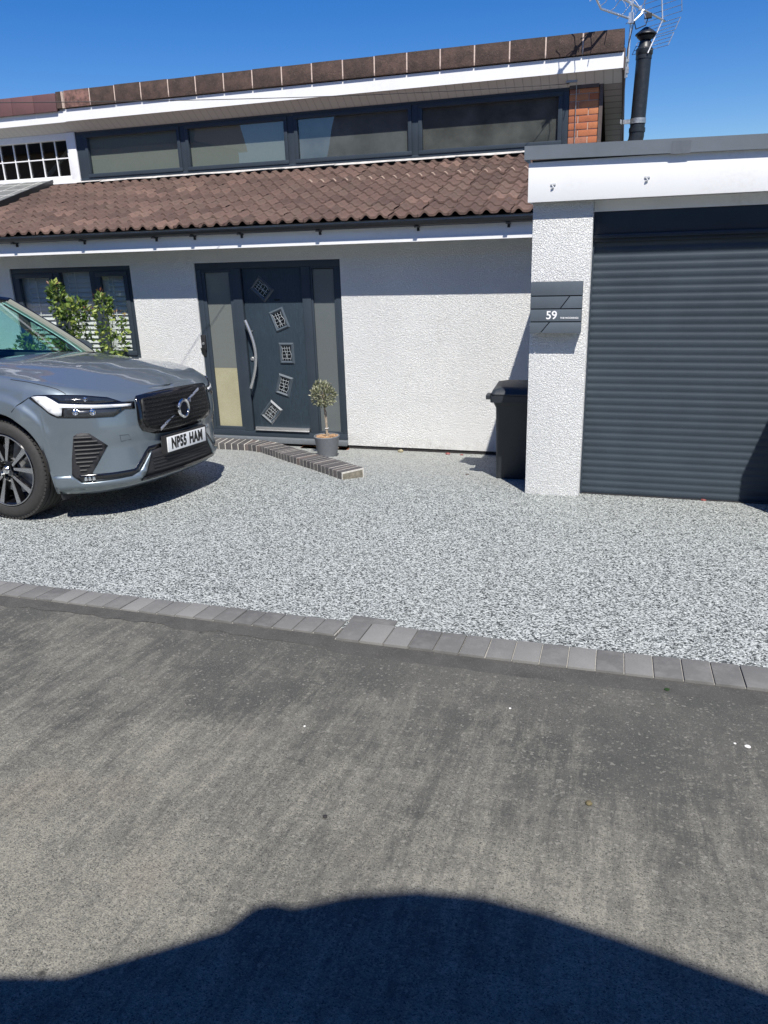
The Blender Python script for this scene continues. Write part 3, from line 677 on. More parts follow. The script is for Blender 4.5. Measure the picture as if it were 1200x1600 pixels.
# slatted curtain: curved slats
prof = []; z = .285; pit = .0555
while z < 2.215:
    for k in range(6):
        t = k / 6; prof.append((6.15 - .0038 * math.sin(math.pi * min(1, t * 1.25)) ** .7 - (0 if t < .8 else -.002), z + pit * t))
    z += pit
mb = MB(); mb.grid(lambda i, j: ((PX1 + .01, 2.1)[i], prof[j][0], prof[j][1]), 2, len(prof)); rd = mb.build('roller_door', SHUT, gar, smooth=True, fixn=False, angle=50)
mb = MB(); mb.box((PX1 + .002, 6.125, .25), (2.1, 6.17, .284)); mb.build('bottom_rail', MBLACK, rd)
mb = MB(); mb.box((PX1 + .0005, 6.12, .25), (PX1 + .012, 6.2, 2.23)); mb.build('guide_rail', ANTH, rd)

# letter box on the pillar
pb = thing('letter_box', 'square anthracite letter box with house number on the white garage pillar', 'letter box', (-.54, 5.95, 1.75))
x0, x1, z0, z1 = -.729, -.358, 1.574, 1.938
PBM = mat('postbox_grey', build=b_anth((.085, .105, .125), False, .48))
mb = MB(); mb.box((x0 + .004, 5.912, z0 + .004), (x1 - .004, 5.999, z1 - .002)); o = mb.build('casing', mat('postbox_groove', (.012, .016, .022), .6, bump=(30, .1, .1)), pb); o.location = -pb.location
def panel(pts, nm='front_panel'):
    mb = MB(); mb.prism([(x, 5.900, z) for x, z in pts], (0, .0115, 0)); o = mb.build(nm, PBM, pb, bevel=.0015); o.location = -pb.location
zc = [z1, 1.8385, 1.747, 1.6545, z0]; g = .004
panel([(x0, zc[1] + g), (x1, zc[1] + g), (x1, zc[0]), (x0, zc[0])])
panel([(x0, zc[2] + g), (-.511 - g, zc[2] + g), (-.449 - g, zc[1] - g), (x0, zc[1] - g)]); panel([(-.511 + g, zc[2] + g), (x1, zc[2] + g), (x1, zc[1] - g), (-.449 + g, zc[1] - g)])
panel([(x0, zc[3] + g), (x1, zc[3] + g), (x1, zc[2] - g), (x0, zc[2] - g)])
panel([(x0, z0), (-.651 - g, z0), (-.587 - g, zc[3] - g), (x0, zc[3] - g)]); panel([(-.651 + g, z0), (x1, z0), (x1, zc[3] - g), (-.587 + g, zc[3] - g)])
Rx = Matrix.Rotation(R(90), 4, 'X')
o = text('59', .082, WHITE, 'house_number', Matrix.Translation((-.573, 5.8985, 1.700)) @ Rx, pb, bold=.0012); o.location = -pb.location
o = text('THE MOORINGS', .0175, WHITE, 'street_name', Matrix.Translation((-.445, 5.8985, 1.682)) @ Rx, pb, bold=.0004, spacing=1.02); o.location = -pb.location

# ------------------------------------------------------------------ flue, aerial, cable
fl = thing('chimney_flue', 'tall matt black metal flue with conical cowl beside the gable end', 'flue', (-.12, 10.4, 3.0))
fx, fy = lambda z: -.104 + (z - 3.5) * .028, 10.4
mb = MB(); mb.tube([(fx(3.36), 10.4, 3.36), (fx(4.18), 10.4, 4.18)], .083, 24); mb.tube([(fx(4.18), 10.4, 4.18), (fx(4.2), 10.4, 4.20), (fx(4.25), 10.4, 4.25), (fx(4.27), 10.4, 4.27), (fx(4.33), 10.4, 4.33)], [.083, .094, .094, .075, .062], 24)
mb.tube([(fx(4.10), 10.4, 4.15), (fx(4.11), 10.4, 4.19)], .088, 24)
o = mb.build('pipe', FLUE, fl, smooth=True); o.location = -fl.location
mb = MB(); mb.tube([(-.108, 10.4, 3.42), (-.108, 10.4, 3.36), (-.125, 10.4, 3.27), (-.20, 10.42, 3.17), (-.28, 10.45, 3.10)], .086, 24); mb.tube([(-.106, 10.4, 3.445), (-.107, 10.4, 3.40)], .092, 24); mb.tube([(-.118, 10.4, 3.30), (-.126, 10.4, 3.275)], .0905, 24)
o = mb.build('elbow', FLUE, fl, smooth=True); o.location = -fl.location
mb = MB(); mb.lathe([(.0, 4.475), (.03, 4.465), (.115, 4.405), (.118, 4.395), (.09, 4.385), (.0, 4.38)], 28, (fx(4.4), 10.4, 0)); mb.lathe([(.06, 4.34), (.10, 4.375), (.06, 4.385)], 28, (fx(4.4), 10.4, 0))
for a in range(4): mb.box((fx(4.35) - .006 + .05 * math.cos(a * 1.57), 10.394 + .05 * math.sin(a * 1.57), 4.32), (fx(4.35) + .006 + .05 * math.cos(a * 1.57), 10.406 + .05 * math.sin(a * 1.57), 4.385))
o = mb.build('cowl', FLUE, fl, smooth=True); o.location = -fl.location
mb = MB(); mb.lathe([(.084, 3.49), (.090, 3.49), (.090, 3.545), (.084, 3.545)], 28, (fx(3.5), 10.4, 0)); mb.box((-.30, 10.37, 3.495), (-.185, 10.40, 3.54)); mb.box((-.30, 10.31, 3.495), (-.29, 10.40, 3.54))
o = mb.build('wall_clamp', GALV, fl, smooth=True); o.location = -fl.location

ae = thing('television_aerial', 'silver television aerial with grid reflector on a short mast at the roof corner', 'aerial', (-.25, 10.09, 4.0))
def ap(mb, nm, m, par=ae, smooth=True): o = mb.build(nm, m, par, smooth=smooth); o.location = (-ae.location if par is ae else Vector()); return o
mb = MB(); mb.tube([(-.255, 10.09, 3.93), (-.235, 10.09, 4.72)], .013, 10); ap(mb, 'mast', STEEL)
mb = MB(); mb.box((-.285, 10.07, 3.97), (-.235, 10.11, 4.03)); mb.box((-.285, 10.07, 4.08), (-.235, 10.11, 4.11)); mb.tube([(-.27, 10.06, 3.92), (-.27, 10.06, 4.13)], .008, 6); ap(mb, 'mast_bracket', GALV, smooth=False)
A = Vector((-.80, 9.42, 4.80)); B = Vector((.115, 10.50, 4.530)); bd = (B - A).normalized(); side = bd.cross(Vector((0, 0, 1))).normalized(); upv = side.cross(bd).normalized()
mb = MB(); mb.tube([A, B], .011, 8)
ap(mb, 'boom', STEEL)
rnd = random.Random(8)
for k in range(7):
    c = A.lerp(B, .055 + .108 * k); mb = MB(); Lq = .135 + .01 * k
    mb.box((c.x - .018, c.y - .018, c.z - .018), (c.x + .018, c.y + .018, c.z + .02))
    for a in (45, 135, 225, 315):
        d = math.cos(R(a)) * side + math.sin(R(a)) * upv
        mb.tube([c, c + d * Lq * .6 + bd * -.0, c + d * Lq - bd * .035], .0045, 5)
    ap(mb, 'element', STEEL)
q = A.lerp(B, .80); mb = MB(); mb.box((q.x - .04, q.y - .03, q.z - .055), (q.x + .04, q.y + .03, q.z - .012)); ap(mb, 'junction_box', MBLACK, smooth=False)
mb = MB(); m0 = Vector((-.24, 10.08, 4.50)); mb.tube([q + Vector((0, 0, -.05)), q + Vector((-.02, 0, -.12)), q + Vector((-.12, -.1, -.17)), m0 + Vector((.03, 0, -.03)), m0 + Vector((.012, 0, -.12)), (-.262, 10.08, 4.2), (-.268, 10.08, 3.9), (-.27, 10.12, 3.3)], .006, 6); ap(mb, 'aerial_cable', MBLACK)
mb = MB(); e = A.lerp(B, .22); mb.tube([e, e + Vector((-.01, 0, -.10)), e + Vector((.05, .07, -.20)), Vector((-.27, 10.06, 4.50)), Vector((-.22, 10.11, 4.47)), A.lerp(B, .72) - Vector((0, 0, .05)), A.lerp(B, .74)], .012, 8); mb.box((-.27, 10.05, 4.45), (-.215, 10.10, 4.55)); ap(mb, 'support_arm', STEEL)
def grid_panel(c0, ax, up, w, h, n, nm='reflector'):
    mb = MB()
    for k in range(n): p = c0 + up * (h * k / (n - 1)); mb.tube([p - ax * w / 2, p + ax * w / 2], .0032, 5)
    for s_ in (-1, 1): mb.tube([c0 + ax * s_ * w / 2, c0 + ax * s_ * w / 2 + up * h], .004, 5)
    ap(mb, nm, GALV)
cB = A.lerp(B, .97)
hs = side
grid_panel(cB + upv * .03, hs, (upv * .94 + -bd * .35).normalized(), .50, .30, 6)
grid_panel(cB - upv * .03, hs, (-upv * .94 + -bd * .35).normalized(), .50, .15, 4)
grid_panel(cB - upv * .20 - bd * .062, hs, (-upv * .94 + -bd * .35).normalized(), .50, .15, 4)
mb = MB(); mb.tube([cB - upv * .38 - bd * .14, cB, cB + upv * .36 - bd * .14], .009, 6); ap(mb, 'reflector_arm', STEEL)

mb = MB(); P0, P1 = Vector((-6.1, 5.0, 3.4015)), Vector((-.876, 10.12, 3.925))
mb.tube([P0.lerp(P1, k / 24) - Vector((0, 0, .06 * 4 * (k / 24) * (1 - k / 24))) for k in range(25)], .0035, 5)
cb = thing('overhead_cable', 'thin black overhead wire crossing the sky and fascia to the brick pier', 'cable', (-.876, 10.12, 3.92))
o = mb.build('wire', MBLACK, cb); o.location = -cb.location
mb = MB(); mb.box((-.91, 10.07, 3.93), (-.79, 10.135, 3.95)); mb.tube([(-.85, 10.14, 3.94), (-.80, 10.14, 3.92), (-.795, 10.14, 3.2)], .004, 5); o = mb.build('cable_bracket', GALV, cb); o.location = -cb.location

# ------------------------------------------------------------------ brick step edging
st = thing('brick_edging', 'raised kerb of dark bricks with pale mortar running from the door sill across the gravel', 'brick edging', (-3.9, 7.6, .1))
path = [Vector((-5.6, 7.78, 0)), Vector((-4.02, 7.72, 0)), Vector((-3.78, 7.60, 0)), Vector((-3.16, 7.00, 0)), Vector((-2.30, 6.20, 0))]
seg = []; tot = 0
for i in range(len(path) - 1): l = (path[i + 1] - path[i]).length; seg.append((tot, l)); tot += l
def along(s):
    for i, (a, l) in enumerate(seg):
        if s <= a + l or i == len(seg) - 1:
            return path[i].lerp(path[i + 1], (s - a) / l), (path[i + 1] - path[i]).normalized()
mb = MB(); mo = MB(); rnd = random.Random(9); s = .036; pitch_ = .083
while s < tot - .02:
    p, d = along(s); ang = math.atan2(d.y, d.x); zt = gz(p.y) + .085 + max(0, (p.y - 7.4)) * .03; mb.cur = rnd.random()
    if p.x < -4.0: ang = -.05
    # bricks lie across the run, skewed a little
    mt = Matrix.Translation((p.x, p.y, zt)) @ Matrix.Rotation(ang + R(6), 4, 'Z')
    mb.box((-.0355, -.118, -.16), (.0355, .118, rnd.uniform(0, .003)), mt); mo.box((-.044, -.1155, -.16), (.044, .1155, -.0012), mt); s += pitch_
o = mb.build('brick_course', ENG, st, bevel=.004); o.location = -st.location
o = mo.build('mortar_bed', mat('pale_mortar', (.52, .50, .45), .95, bump=(60, .8, .2)), st); o.location = -st.location
p, d = along(tot); mb = MB(); mt = Matrix.Translation((p.x, p.y, gz(p.y))) @ Matrix.Rotation(math.atan2(d.y, d.x) + R(6), 4, 'Z'); mb.box((-.03, -.112, -.1), (.012, .113, .075), mt)
o = mb.build('mortar_end', mat('rough_end_mortar', (.17, .155, .12), .95, bump=(25, 1.0, .4)), st, bevel=.008); o.location = -st.location
brickwall(-3.62, -3.04, gz(8) - .04, .03, 8.02, 8.15, st, 'red_brick_step', 6)
st.children[-1].location = -st.location

# ------------------------------------------------------------------ wheelie bin beside the pillar
wb = thing('wheelie_bin', 'dark grey wheelie bin standing in the corner beside the white pillar', 'wheelie bin', (-.905, 6.80, gz(6.80)))
wb.rotation_euler = (0, 0, R(3)); wb.scale = (.96, .96, .99)
def rr_ring(hx, hy, r, z, n=4, cy=0):
    out = []
    for cx_, cy_, a0 in ((hx - r, hy - r, 0), (-hx + r, hy - r, 90), (-hx + r, -hy + r, 180), (hx - r, -hy + r, 270)):
        for k in range(n + 1): a = R(a0 + 90 * k / n); out.append((cx_ + r * math.cos(a), cy + cy_ + r * math.sin(a), z))
    return out
def loft(mb, rings, cap=True):
    n = len(rings[0]); vs = [v for r_ in rings for v in r_]; fs = []
    for i in range(len(rings) - 1):
        for k in range(n): fs.append((i * n + k, i * n + (k + 1) % n, (i + 1) * n + (k + 1) % n, (i + 1) * n + k))
    if cap: fs += [tuple(range(n))[::-1], tuple(range((len(rings) - 1) * n, len(rings) * n))]
    mb.add(vs, fs)
mb = MB(); loft(mb, [rr_ring(.185, .19, .03, .0), rr_ring(.19, .20, .03, .05), rr_ring(.20, .225, .035, .68), rr_ring(.225, .25, .035, .74), rr_ring(.235, .27, .035, .745), rr_ring(.235, .27, .035, .80)]); mb.build('bin_body', BINM, wb, smooth=True)
mb = MB(); loft(mb, [rr_ring(.245, .285, .035, .742), rr_ring(.25, .29, .04, .80), rr_ring(.243, .28, .04, .80)]); mb.box((-.285, -.26, .765), (-.235, -.12, .80)); mb.build('rim', BINM, wb, smooth=True, angle=50)
mb = MB(); loft(mb, [rr_ring(.235, .285, .04, .80), rr_ring(.24, .29, .04, .815), rr_ring(.225, .27, .04, .845), rr_ring(.15, .2, .04, .865)]); mb.build('lid', BINM, wb, smooth=True, angle=50)
mb = MB(); mb.tube([(-.16, .30, .79), (.16, .30, .79)], .016, 10); mb.build('handle', BINM, wb, smooth=True)
for sx in (-.2, .2):
    mb = MB(); mb.lathe([(0, -.02), (.07, -.022), (.09, -.02), (.09, .02), (.07, .022), (0, .02)], 24, (0, 0, 0), 'y'); o = mb.build('wheel', MBLACK, wb, smooth=True); o.rotation_euler = (0, 0, R(90)); o.location = (sx, .19, .09)
mb = MB(); mb.tube([(-.2, .19, .09), (.2, .19, .09)], .011, 8); mb.build('axle', GALV, wb)

# ------------------------------------------------------------------ foliage helper
def leafy(name, m, parent, blobs, n, size, seed, aspect=2.2, up=.3):
    rnd = random.Random(seed); mb = MB()
    for i in range(n):
        c, r = rnd.choice(blobs); c = Vector(c)
        while True:
            q = Vector((rnd.uniform(-1, 1), rnd.uniform(-1, 1), rnd.uniform(-1, 1)))
            if q.length < 1: break
        q = q.normalized() * (q.length ** .45); p = c + Vector((q.x * r[0], q.y * r[1], q.z * r[2]))
        ax = (q + Vector((rnd.gauss(0, .5), rnd.gauss(0, .5), rnd.gauss(up, .5)))).normalized(); b = ax.orthogonal().normalized(); b.rotate(Matrix.Rotation(rnd.uniform(0, 6.28), 3, ax))
        l = size * rnd.uniform(.6, 1.3); w = l / aspect / 2; nn = ax.cross(b); mb.cur = rnd.random()
        k1 = p + ax * l * .5
        mb.add([p, k1 + b * w + nn * w * .35, p + ax * l, k1 - b * w + nn * w * .35, k1 - nn * w * .1], [(0, 1, 4), (1, 2, 4), (2, 3, 4), (3, 0, 4)])
    return mb.build(name, m, parent, fixn=False)
# potted olive tree
pot = thing('plant_pot', 'round dark grey plant pot filled with bark chips in front of the door', 'plant pot', (-3.06, 7.52, gz(7.52)))
H = .232
mb = MB(); mb.lathe([(0, 0), (.098, 0), (.106, .02), (.134, H - .02), (.139, H - .006), (.137, H), (.126, H), (.122, H - .03), (0, H - .03)], 40); mb.build('pot_body', POTM, pot, smooth=True)
mb = MB(); rnd = random.Random(2)
for i in range(150):
    a = rnd.uniform(0, 6.28); r = .118 * math.sqrt(rnd.random()); mt = Matrix.Translation((r * math.cos(a), r * math.sin(a), H - .022 + rnd.uniform(0, .016))) @ Matrix.Rotation(rnd.uniform(0, 6), 4, 'Z') @ Matrix.Rotation(rnd.uniform(-.6, .6), 4, 'X')
    mb.box((-.014, -.007, -.003), (.014, .007, .003), mt)
mb.build('bark_chips', CHIPS, pot)
ot = thing('olive_tree', 'small lollipop olive tree with grey-green crown growing in the dark pot', 'tree', (-3.06, 7.52, gz(7.52) + H - .02))
b0 = Vector((0, 0, 0))
mb = MB(); mb.tube([(0, 0, -.02), (.004, 0, .12), (-.006, 0, .26), (-.016, 0, .40)], [.011, .010, .009, .007], 8); mb.tube([(.014, .004, -.02), (.008, .003, .12), (.010, 0, .26), (-.010, 0, .38)], [.008, .007, .007, .006], 8)
rnd = random.Random(4)
for k in range(14):
    a = rnd.uniform(0, 6.28); mb.tube([(-.015, 0, .33 + .01 * k), (-.015 + .05 * math.cos(a), .05 * math.sin(a), .38 + .012 * k), (-.015 + .10 * math.cos(a), .10 * math.sin(a), .42 + .012 * k)], [.004, .003, .0015], 5)
mb.build('trunk', BARK, ot, smooth=True)
mb = MB(); mb.tube([(-.006, -.014, .10), (.022, -.012, .10), (.02, .012, .102), (-.006, .012, .10), (-.006, -.014, .10)], .003, 6); mb.build('tie', WHITE, ot)
leafy('crown', mat('olive_leaf', build=b_leaf((.08, .09, .045), (.22, .23, .13), (.52, .52, .38))), ot, [((-.015, 0, .45), (.125, .125, .115)), ((-.03, 0, .50), (.09, .09, .10)), ((.02, -.02, .46), (.10, .10, .10))], 900, .042, 5, 3.0)
# rose bush behind the car
rb = thing('rose_bush', 'leafy green climbing rose bush in front of the shuttered window behind the car', 'shrub', (-6.16, 7.75, gz(7.75)))
BR = [((-.24, 0, 1.22), (.10, .10, .10)), ((-.12, 0, 1.50), (.15, .12, .20)), ((-.30, .02, 1.78), (.07, .07, .10)), ((-.24, 0, 1.62), (.14, .12, .14)), ((.05, 0, 1.45), (.14, .12, .18)), ((.02, 0, 1.22), (.25, .14, .16)), ((-.35, 0, 1.12), (.22, .14, .10)), ((.44, 0, 1.40), (.15, .10, .13)), ((.34, 0, 1.64), (.08, .07, .10)), ((.42, 0, 1.18), (.13, .10, .12)), ((-.05, 0, 1.58), (.13, .1, .12)), ((-.75, 0, 1.22), (.18, .12, .10)), ((-.9, 0, 1.05), (.25, .15, .12)), ((0, 0, 1.02), (.5, .2, .12))]
RLEAF = mat('rose_leaf', build=b_leaf((.025, .06, .014), (.12, .20, .038), (.36, .42, .10)))
leafy('foliage', RLEAF, rb, BR, 1500, .066, 12, 1.7, .1)
leafy('young_leaves', mat('rose_shoot', build=b_leaf((.12, .05, .03), (.22, .10, .05), (.28, .22, .08))), rb, [((.30, 0, 1.74), (.07, .05, .05)), ((.52, 0, 1.5), (.06, .05, .06)), ((-.32, 0, 1.86), (.05, .04, .05)), ((.12, 0, 1.58), (.05, .04, .05))], 50, .045, 3, 2.2)
mb = MB()
for (c, r) in BR: mb.tube([(c[0] * .15, 0, 0), (c[0] * .5, -.02, c[2] * .5), (c[0], c[1], c[2] + r[2] * .6)], [.010, .007, .003], 6)
mb.build('stem', mat('rose_stem', (.07, .09, .035), .7, bump=(40, .3, .3)), rb, smooth=True)

# ------------------------------------------------------------------ litter on the ground
def rock(name, x, y, s, m, label, cat='pebble', group=None, flat=.6, dz=.008):
    bm = bmesh.new(); bmesh.ops.create_icosphere(bm, subdivisions=2, radius=s); rnd = random.Random(int(x * 997 + y * 91) & 1023)
    for v in bm.verts: v.co *= rnd.uniform(.82, 1.12); v.co.z *= flat
    me = bpy.data.meshes.new(name); bm.to_mesh(me); bm.free(); me.materials.append(m)
    o = bpy.data.objects.new(name, me); COL.objects.link(o); o.location = (x, y, gz(y) + dz + s * flat * .7); return tag(o, label, cat, group)
STONE = mat('buff_stone', (.27, .24, .16), .8, bump=(40, .5, .3)); REDP = mat('red_plastic', (.20, .055, .05), .5, bump=(60, .3, .3)); WST = mat('white_chip', (.66, .65, .62), .8, bump=(40, .4, .1))
rock('pebble', -2.404, 8.08, .034, STONE, 'round buff pebble lying against the black base of the white wall')
rock('plastic_scrap', -1.86, 8.09, .028, REDP, 'larger red scrap against the wall base left of the bin', 'scrap', flat=.45)
rock('plastic_scrap', -1.70, 8.08, .020, REDP, 'smaller red scrap against the wall base nearest the bin', 'scrap', flat=.4)
rock('dead_leaf', -1.362, 6.72, .018, BROWNS, 'dark curled leaf on the gravel left of the bin', 'leaf', flat=.3)
rock('red_chip', .615, 6.12, .020, REDP, 'red brick chip lying at the foot of the roller door', 'chip', flat=.4)
rock('bird_dropping', .486, 2.552, .010, WST, 'larger white fleck on the road in front of the garage', 'fleck', flat=.15, dz=.001)
rock('bird_dropping', .446, 2.561, .005, WST, 'tiny white fleck left of the larger white fleck on the road', 'fleck', flat=.2, dz=.001)
rock('green_leaf', .232, 2.90, .011, RLEAF, 'small yellow-green leaf on the tarmac just below the block edging', 'leaf', flat=.2, dz=.003)
rock('seed_husk', -.029, 2.072, .012, mat('husk', (.12, .10, .05), .8, bump=(40, .3, .3)), 'small brown seed husk on the sunlit road right of centre', 'husk', flat=.5, dz=0)
rock('road_chip', -.352, 2.583, .005, WST, 'small white chip on the road below the stepped-out edging', 'chip', flat=.4, dz=0)
rock('road_chip', -1.068, 2.243, .0045, WST, 'tiny white chip on the road left of centre', 'chip', flat=.4, dz=0)
rock('dark_pebble', -.801, 1.778, .008, DAMP, 'tiny black pebble on the sunlit road above the shadow', 'pebble', flat=.6, dz=0)

# ------------------------------------------------------------------ parked car
# local frame: x forward from the front axle, y to the car's left, z up
car = thing('parked_car', 'grey-blue metallic sport utility car parked at the left edge with its nose towards the door', 'car')
cn = Vector((0, .06, 1)).normalized(); cyaw = -.042
cf = Vector((math.cos(cyaw), math.sin(cyaw), 0)); cf = (cf - cn * cf.dot(cn)).normalized(); cl = cn.cross(cf)
CM = Matrix((cf, cl, cn)).transposed().to_4x4(); CM.translation = Vector((-4.206, 5.164, gz(5.164) + .008))
car.matrix_world = CM
def itp(tab, x):
    if x <= tab[0][0]: return tab[0][1]
    for (a, b), (c, d) in zip(tab, tab[1:]):
        if x <= c:
            t = (x - a) / (c - a); return b + (d - b) * t
    return tab[-1][1]
def sm(tab, x, h):                                # softened table look-up
    return sum(itp(tab, x + k * h) * w for k, w in ((-2, .1), (-1, .2), (0, .4), (1, .2), (2, .1)))
XN = [(.19, .80), (.235, .865), (.30, .885), (.36, .880), (.45, .872), (.53, .865), (.60, .885), (.66, .893), (.80, .875), (.86, .864), (.89, .845), (.94, .80)]
WZ = [(.19, .875), (.24, .905), (.33, .93), (.5, .94), (.7, .94), (.8, .935), (.88, .92), (.94, .90), (1.0, .885), (1.06, .875), (1.12, .86)]
DU = [(0, 0), (.3, .012), (.5, .04), (.62, .075), (.72, .125), (.81, .195), (.885, .29), (.94, .39), (.98, .51), (1.0, .68)]
ZS = [(-3.9, 1.02), (-2, 1.09), (-.5, 1.068), (0, 1.028), (.3, .995), (.5, .960), (.65, .930), (.8, .898)]
ZC = [(-.5, 1.125), (-.45, 1.12), (-.1, 1.10), (.2, 1.070), (.5, 1.010), (.68, .955), (.76, .922), (.83, .896)]
us = [0, .06, .12, .18, .24, .3, .36, .42, .48, .54, .6, .65, .7, .74, .78, .81, .84, .865, .89, .91, .93, .945, .9585, .9598, .965, .972, .979, .985, .990, .995, 1.0]
sx = [.17 - .03 * i for i in range(20)] + [-.402, -.404, -.46, -.54, -.62, -.7, -.9, -1.3, -1.8, -2.3, -2.458, -2.461] + [-2.50 - .05 * i for i in range(15)] + [-3.269, -3.272, -3.35, -3.45, -3.55, -3.65, -3.75, -3.8]
sx = sorted(set(sx), reverse=True)
TS = [j / 26 * .86 for j in range(26)] + [.86 + .14 * j / 11 for j in range(12)]
NT = len(TS) - 1
AR, AZ = .403, .385
def outline(k, z, zt=9):
    """point on the plan outline number k at height z (right-hand half has negative y)"""
    w = sm(WZ, z, .02); xn = sm(XN, z, .006)
    if k < len(us):
        u = us[k]; x = .88 + (xn - .88) * (1 - u ** 6) - sm(DU, u, .012); y = w * u
    else:
        x = sx[k - len(us)]; y = w; tail = max(0, (-3.2 - x) / .6); y = w * (1 - .35 * tail ** 2.2)
    r = .075; q = max(0, (z - (zt - r * .9)) / r)
    inset = r * (1 - math.sqrt(max(0, 1 - min(.93, q) ** 2)))
    if k < len(us): u = us[k]; x -= inset * (1 - u ** 2); y -= inset * u
    else: y -= inset
    d = min(math.hypot(x, z - AZ), math.hypot(x + 2.865, z - AZ)); f = max(0, min(1, (.54 - d) / .05)); y += .016 * f * f * (3 - 2 * f) * (1 if y > .6 else 0)
    return x, y
NK = len(us) + len(sx)
def shell_pt(k, t):
    zt = .93
    for _ in range(5): x, y = outline(k, zt, zt); zt = itp(ZS, x)
    zl = .20 + .03 * min(1, max(0, (.6 - x) * 2))
    for c in (0, -2.865):
        x, y = outline(k, AZ)
        if abs(x - c) < AR: zl = max(zl, AZ + math.sqrt(AR * AR - (x - c) ** 2)); x, y = outline(k, zl)
    z = zl + (zt - zl) * t; x, y = outline(k, z, zt)
    return x, y, z
V = []; F = []
ks = [-k for k in range(NK - 1, 0, -1)] + list(range(NK))
for k in ks:
    for j in range(NT + 1):
        x, y, z = shell_pt(abs(k), TS[j]); V.append(Vector((x, y if k > 0 else -y, z)))
nj = NT + 1
for a in range(len(ks) - 1):
    for j in range(NT): F.append((a * nj + j, (a + 1) * nj + j, (a + 1) * nj + j + 1, a * nj + j + 1))
# bonnet: rows between mirrored outline stations
NH = 44; rows = []
kmax = max(k for k in range(NK) if shell_pt(k, 1)[0] >= -.46)
for k in range(1, kmax + 1):
    x, y, z = shell_pt(k, 1.0); row = []
    for i in range(NH + 1):
        q = -1 + 2 * i / NH; a = abs(q)
        dome = 1 - a ** 2.2
        zz = z + (max(sm(ZC, x, .03), z) - z) * dome
        # two bonnet creases running forward and inwards
        yc = .36 + .22 * max(0, (.75 - x)) * .9; dyy = abs(q * y) - yc
        fade = max(0, min(1, (.72 - x) / .2))
        zz += .012 * fade * (1 / (1 + math.exp(dyy * 28)) - .5) * (1 if a < .999 else 0) * min(1, (1 - a) * 8) + 0
        xx = x - .03 * (1 - dome) * 0
        row.append(len(V)); V.append(Vector((xx, q * y, zz)))
    rows.append(row)
for a, b in zip(rows, rows[1:]):
    for i in range(NH): F.append((a[i], a[i + 1], b[i + 1], b[i]))
mb = MB(); mb.v = [tuple(v) for v in V]; mb.f = F; mb.t = [.5] * len(F)
me = bpy.data.meshes.new('body'); me.from_pydata(mb.v, [], mb.f); me.materials.append(PAINT)
bm = bmesh.new(); bm.from_mesh(me); bmesh.ops.remove_doubles(bm, verts=bm.verts, dist=.0012)
bm.verts.ensure_lookup_table()
BVH = BVHTree.FromBMesh(bm)
def cast(p, d): h = BVH.ray_cast(Vector(p), Vector(d).normalized()); return h[0], h[1]
bmesh.ops.recalc_face_normals(bm, faces=bm.faces)
bm.to_mesh(me); bm.free()
for p in me.polygons: p.use_smooth = True
me.set_sharp_from_angle(angle=R(28))
body = bpy.data.objects.new('body', me); COL.objects.link(body); body.parent = car
s_ = body.modifiers.new('thick', 'SOLIDIFY'); s_.thickness = .012; s_.offset = -1
OX, OY = .10, .30                                 # pillar axis used to unroll the nose corner
def unroll(p, side=-1):
    return (math.degrees(math.atan2(p.y * side - OY, p.x - OX)), p.z)       # 0 = straight ahead, 90 = sideways
def onshell(th, z, off, side=-1):
    a = R(th); d = Vector((math.cos(a), side * math.sin(a), 0)); o = Vector((OX, side * OY, z)) + d * 3
    h, n = cast(o, -d)
    if h is None: h, n = cast(o + Vector((0, 0, -.03)), -d); h = Vector(h) + Vector((0, 0, .03)) if h else Vector((OX, side * OY, z)) + d * .6; n = n or d
    if n.dot(d) < 0: n = -n
    return Vector(h) + (Vector((n.x, n.y, n.z * .3)).normalized()) * off
def onfront(y, z, off):
    h, n = cast((3, y, z), (-1, 0, 0))
    if h is None: h = Vector((.8, y, z)); n = Vector((1, 0, 0))
    return Vector(h) + Vector((1, 0, 0)) * off
def patch(name, poly, m, off, fn, step, parent=None, thick=.012, side=None, smooth=True, holes=None):
    """sheet with the given 2-D outline laid on the body shell"""
    bm = bmesh.new(); vs = [bm.verts.new((x, y, 0)) for x, y in poly]; bm.faces.new(vs)
    xs_ = [p[0] for p in poly]; ys_ = [p[1] for p in poly]
    for ax_, lo, hi, st in ((0, min(xs_), max(xs_), step[0]), (1, min(ys_), max(ys_), step[1])):
        c = lo + st
        while c < hi:
            bmesh.ops.bisect_plane(bm, geom=bm.verts[:] + bm.edges[:] + bm.faces[:], plane_co=(c, 0, 0) if ax_ == 0 else (0, c, 0), plane_no=(1, 0, 0) if ax_ == 0 else (0, 1, 0), dist=1e-5); c += st
    for v in bm.verts:
        a = (v.co.x, v.co.y, off) + ((side,) if side is not None else ()); v.co = fn(*a)
    bmesh.ops.recalc_face_normals(bm, faces=bm.faces)
    cen = sum((v.co for v in bm.verts), Vector()) / len(bm.verts); nn = sum((f.normal * f.calc_area() for f in bm.faces), Vector())
    if nn.dot(cen - Vector((-.3, 0, cen.z))) < 0: bmesh.ops.reverse_faces(bm, faces=bm.faces)
    me = bpy.data.meshes.new(name); bm.to_mesh(me); bm.free(); me.materials.append(m)
    for p in me.polygons: p.use_smooth = smooth
    o = bpy.data.objects.new(name, me); COL.objects.link(o); o.parent = parent or car
    md = o.modifiers.new('thick', 'SOLIDIFY'); md.thickness = thick; md.offset = -1
    return o
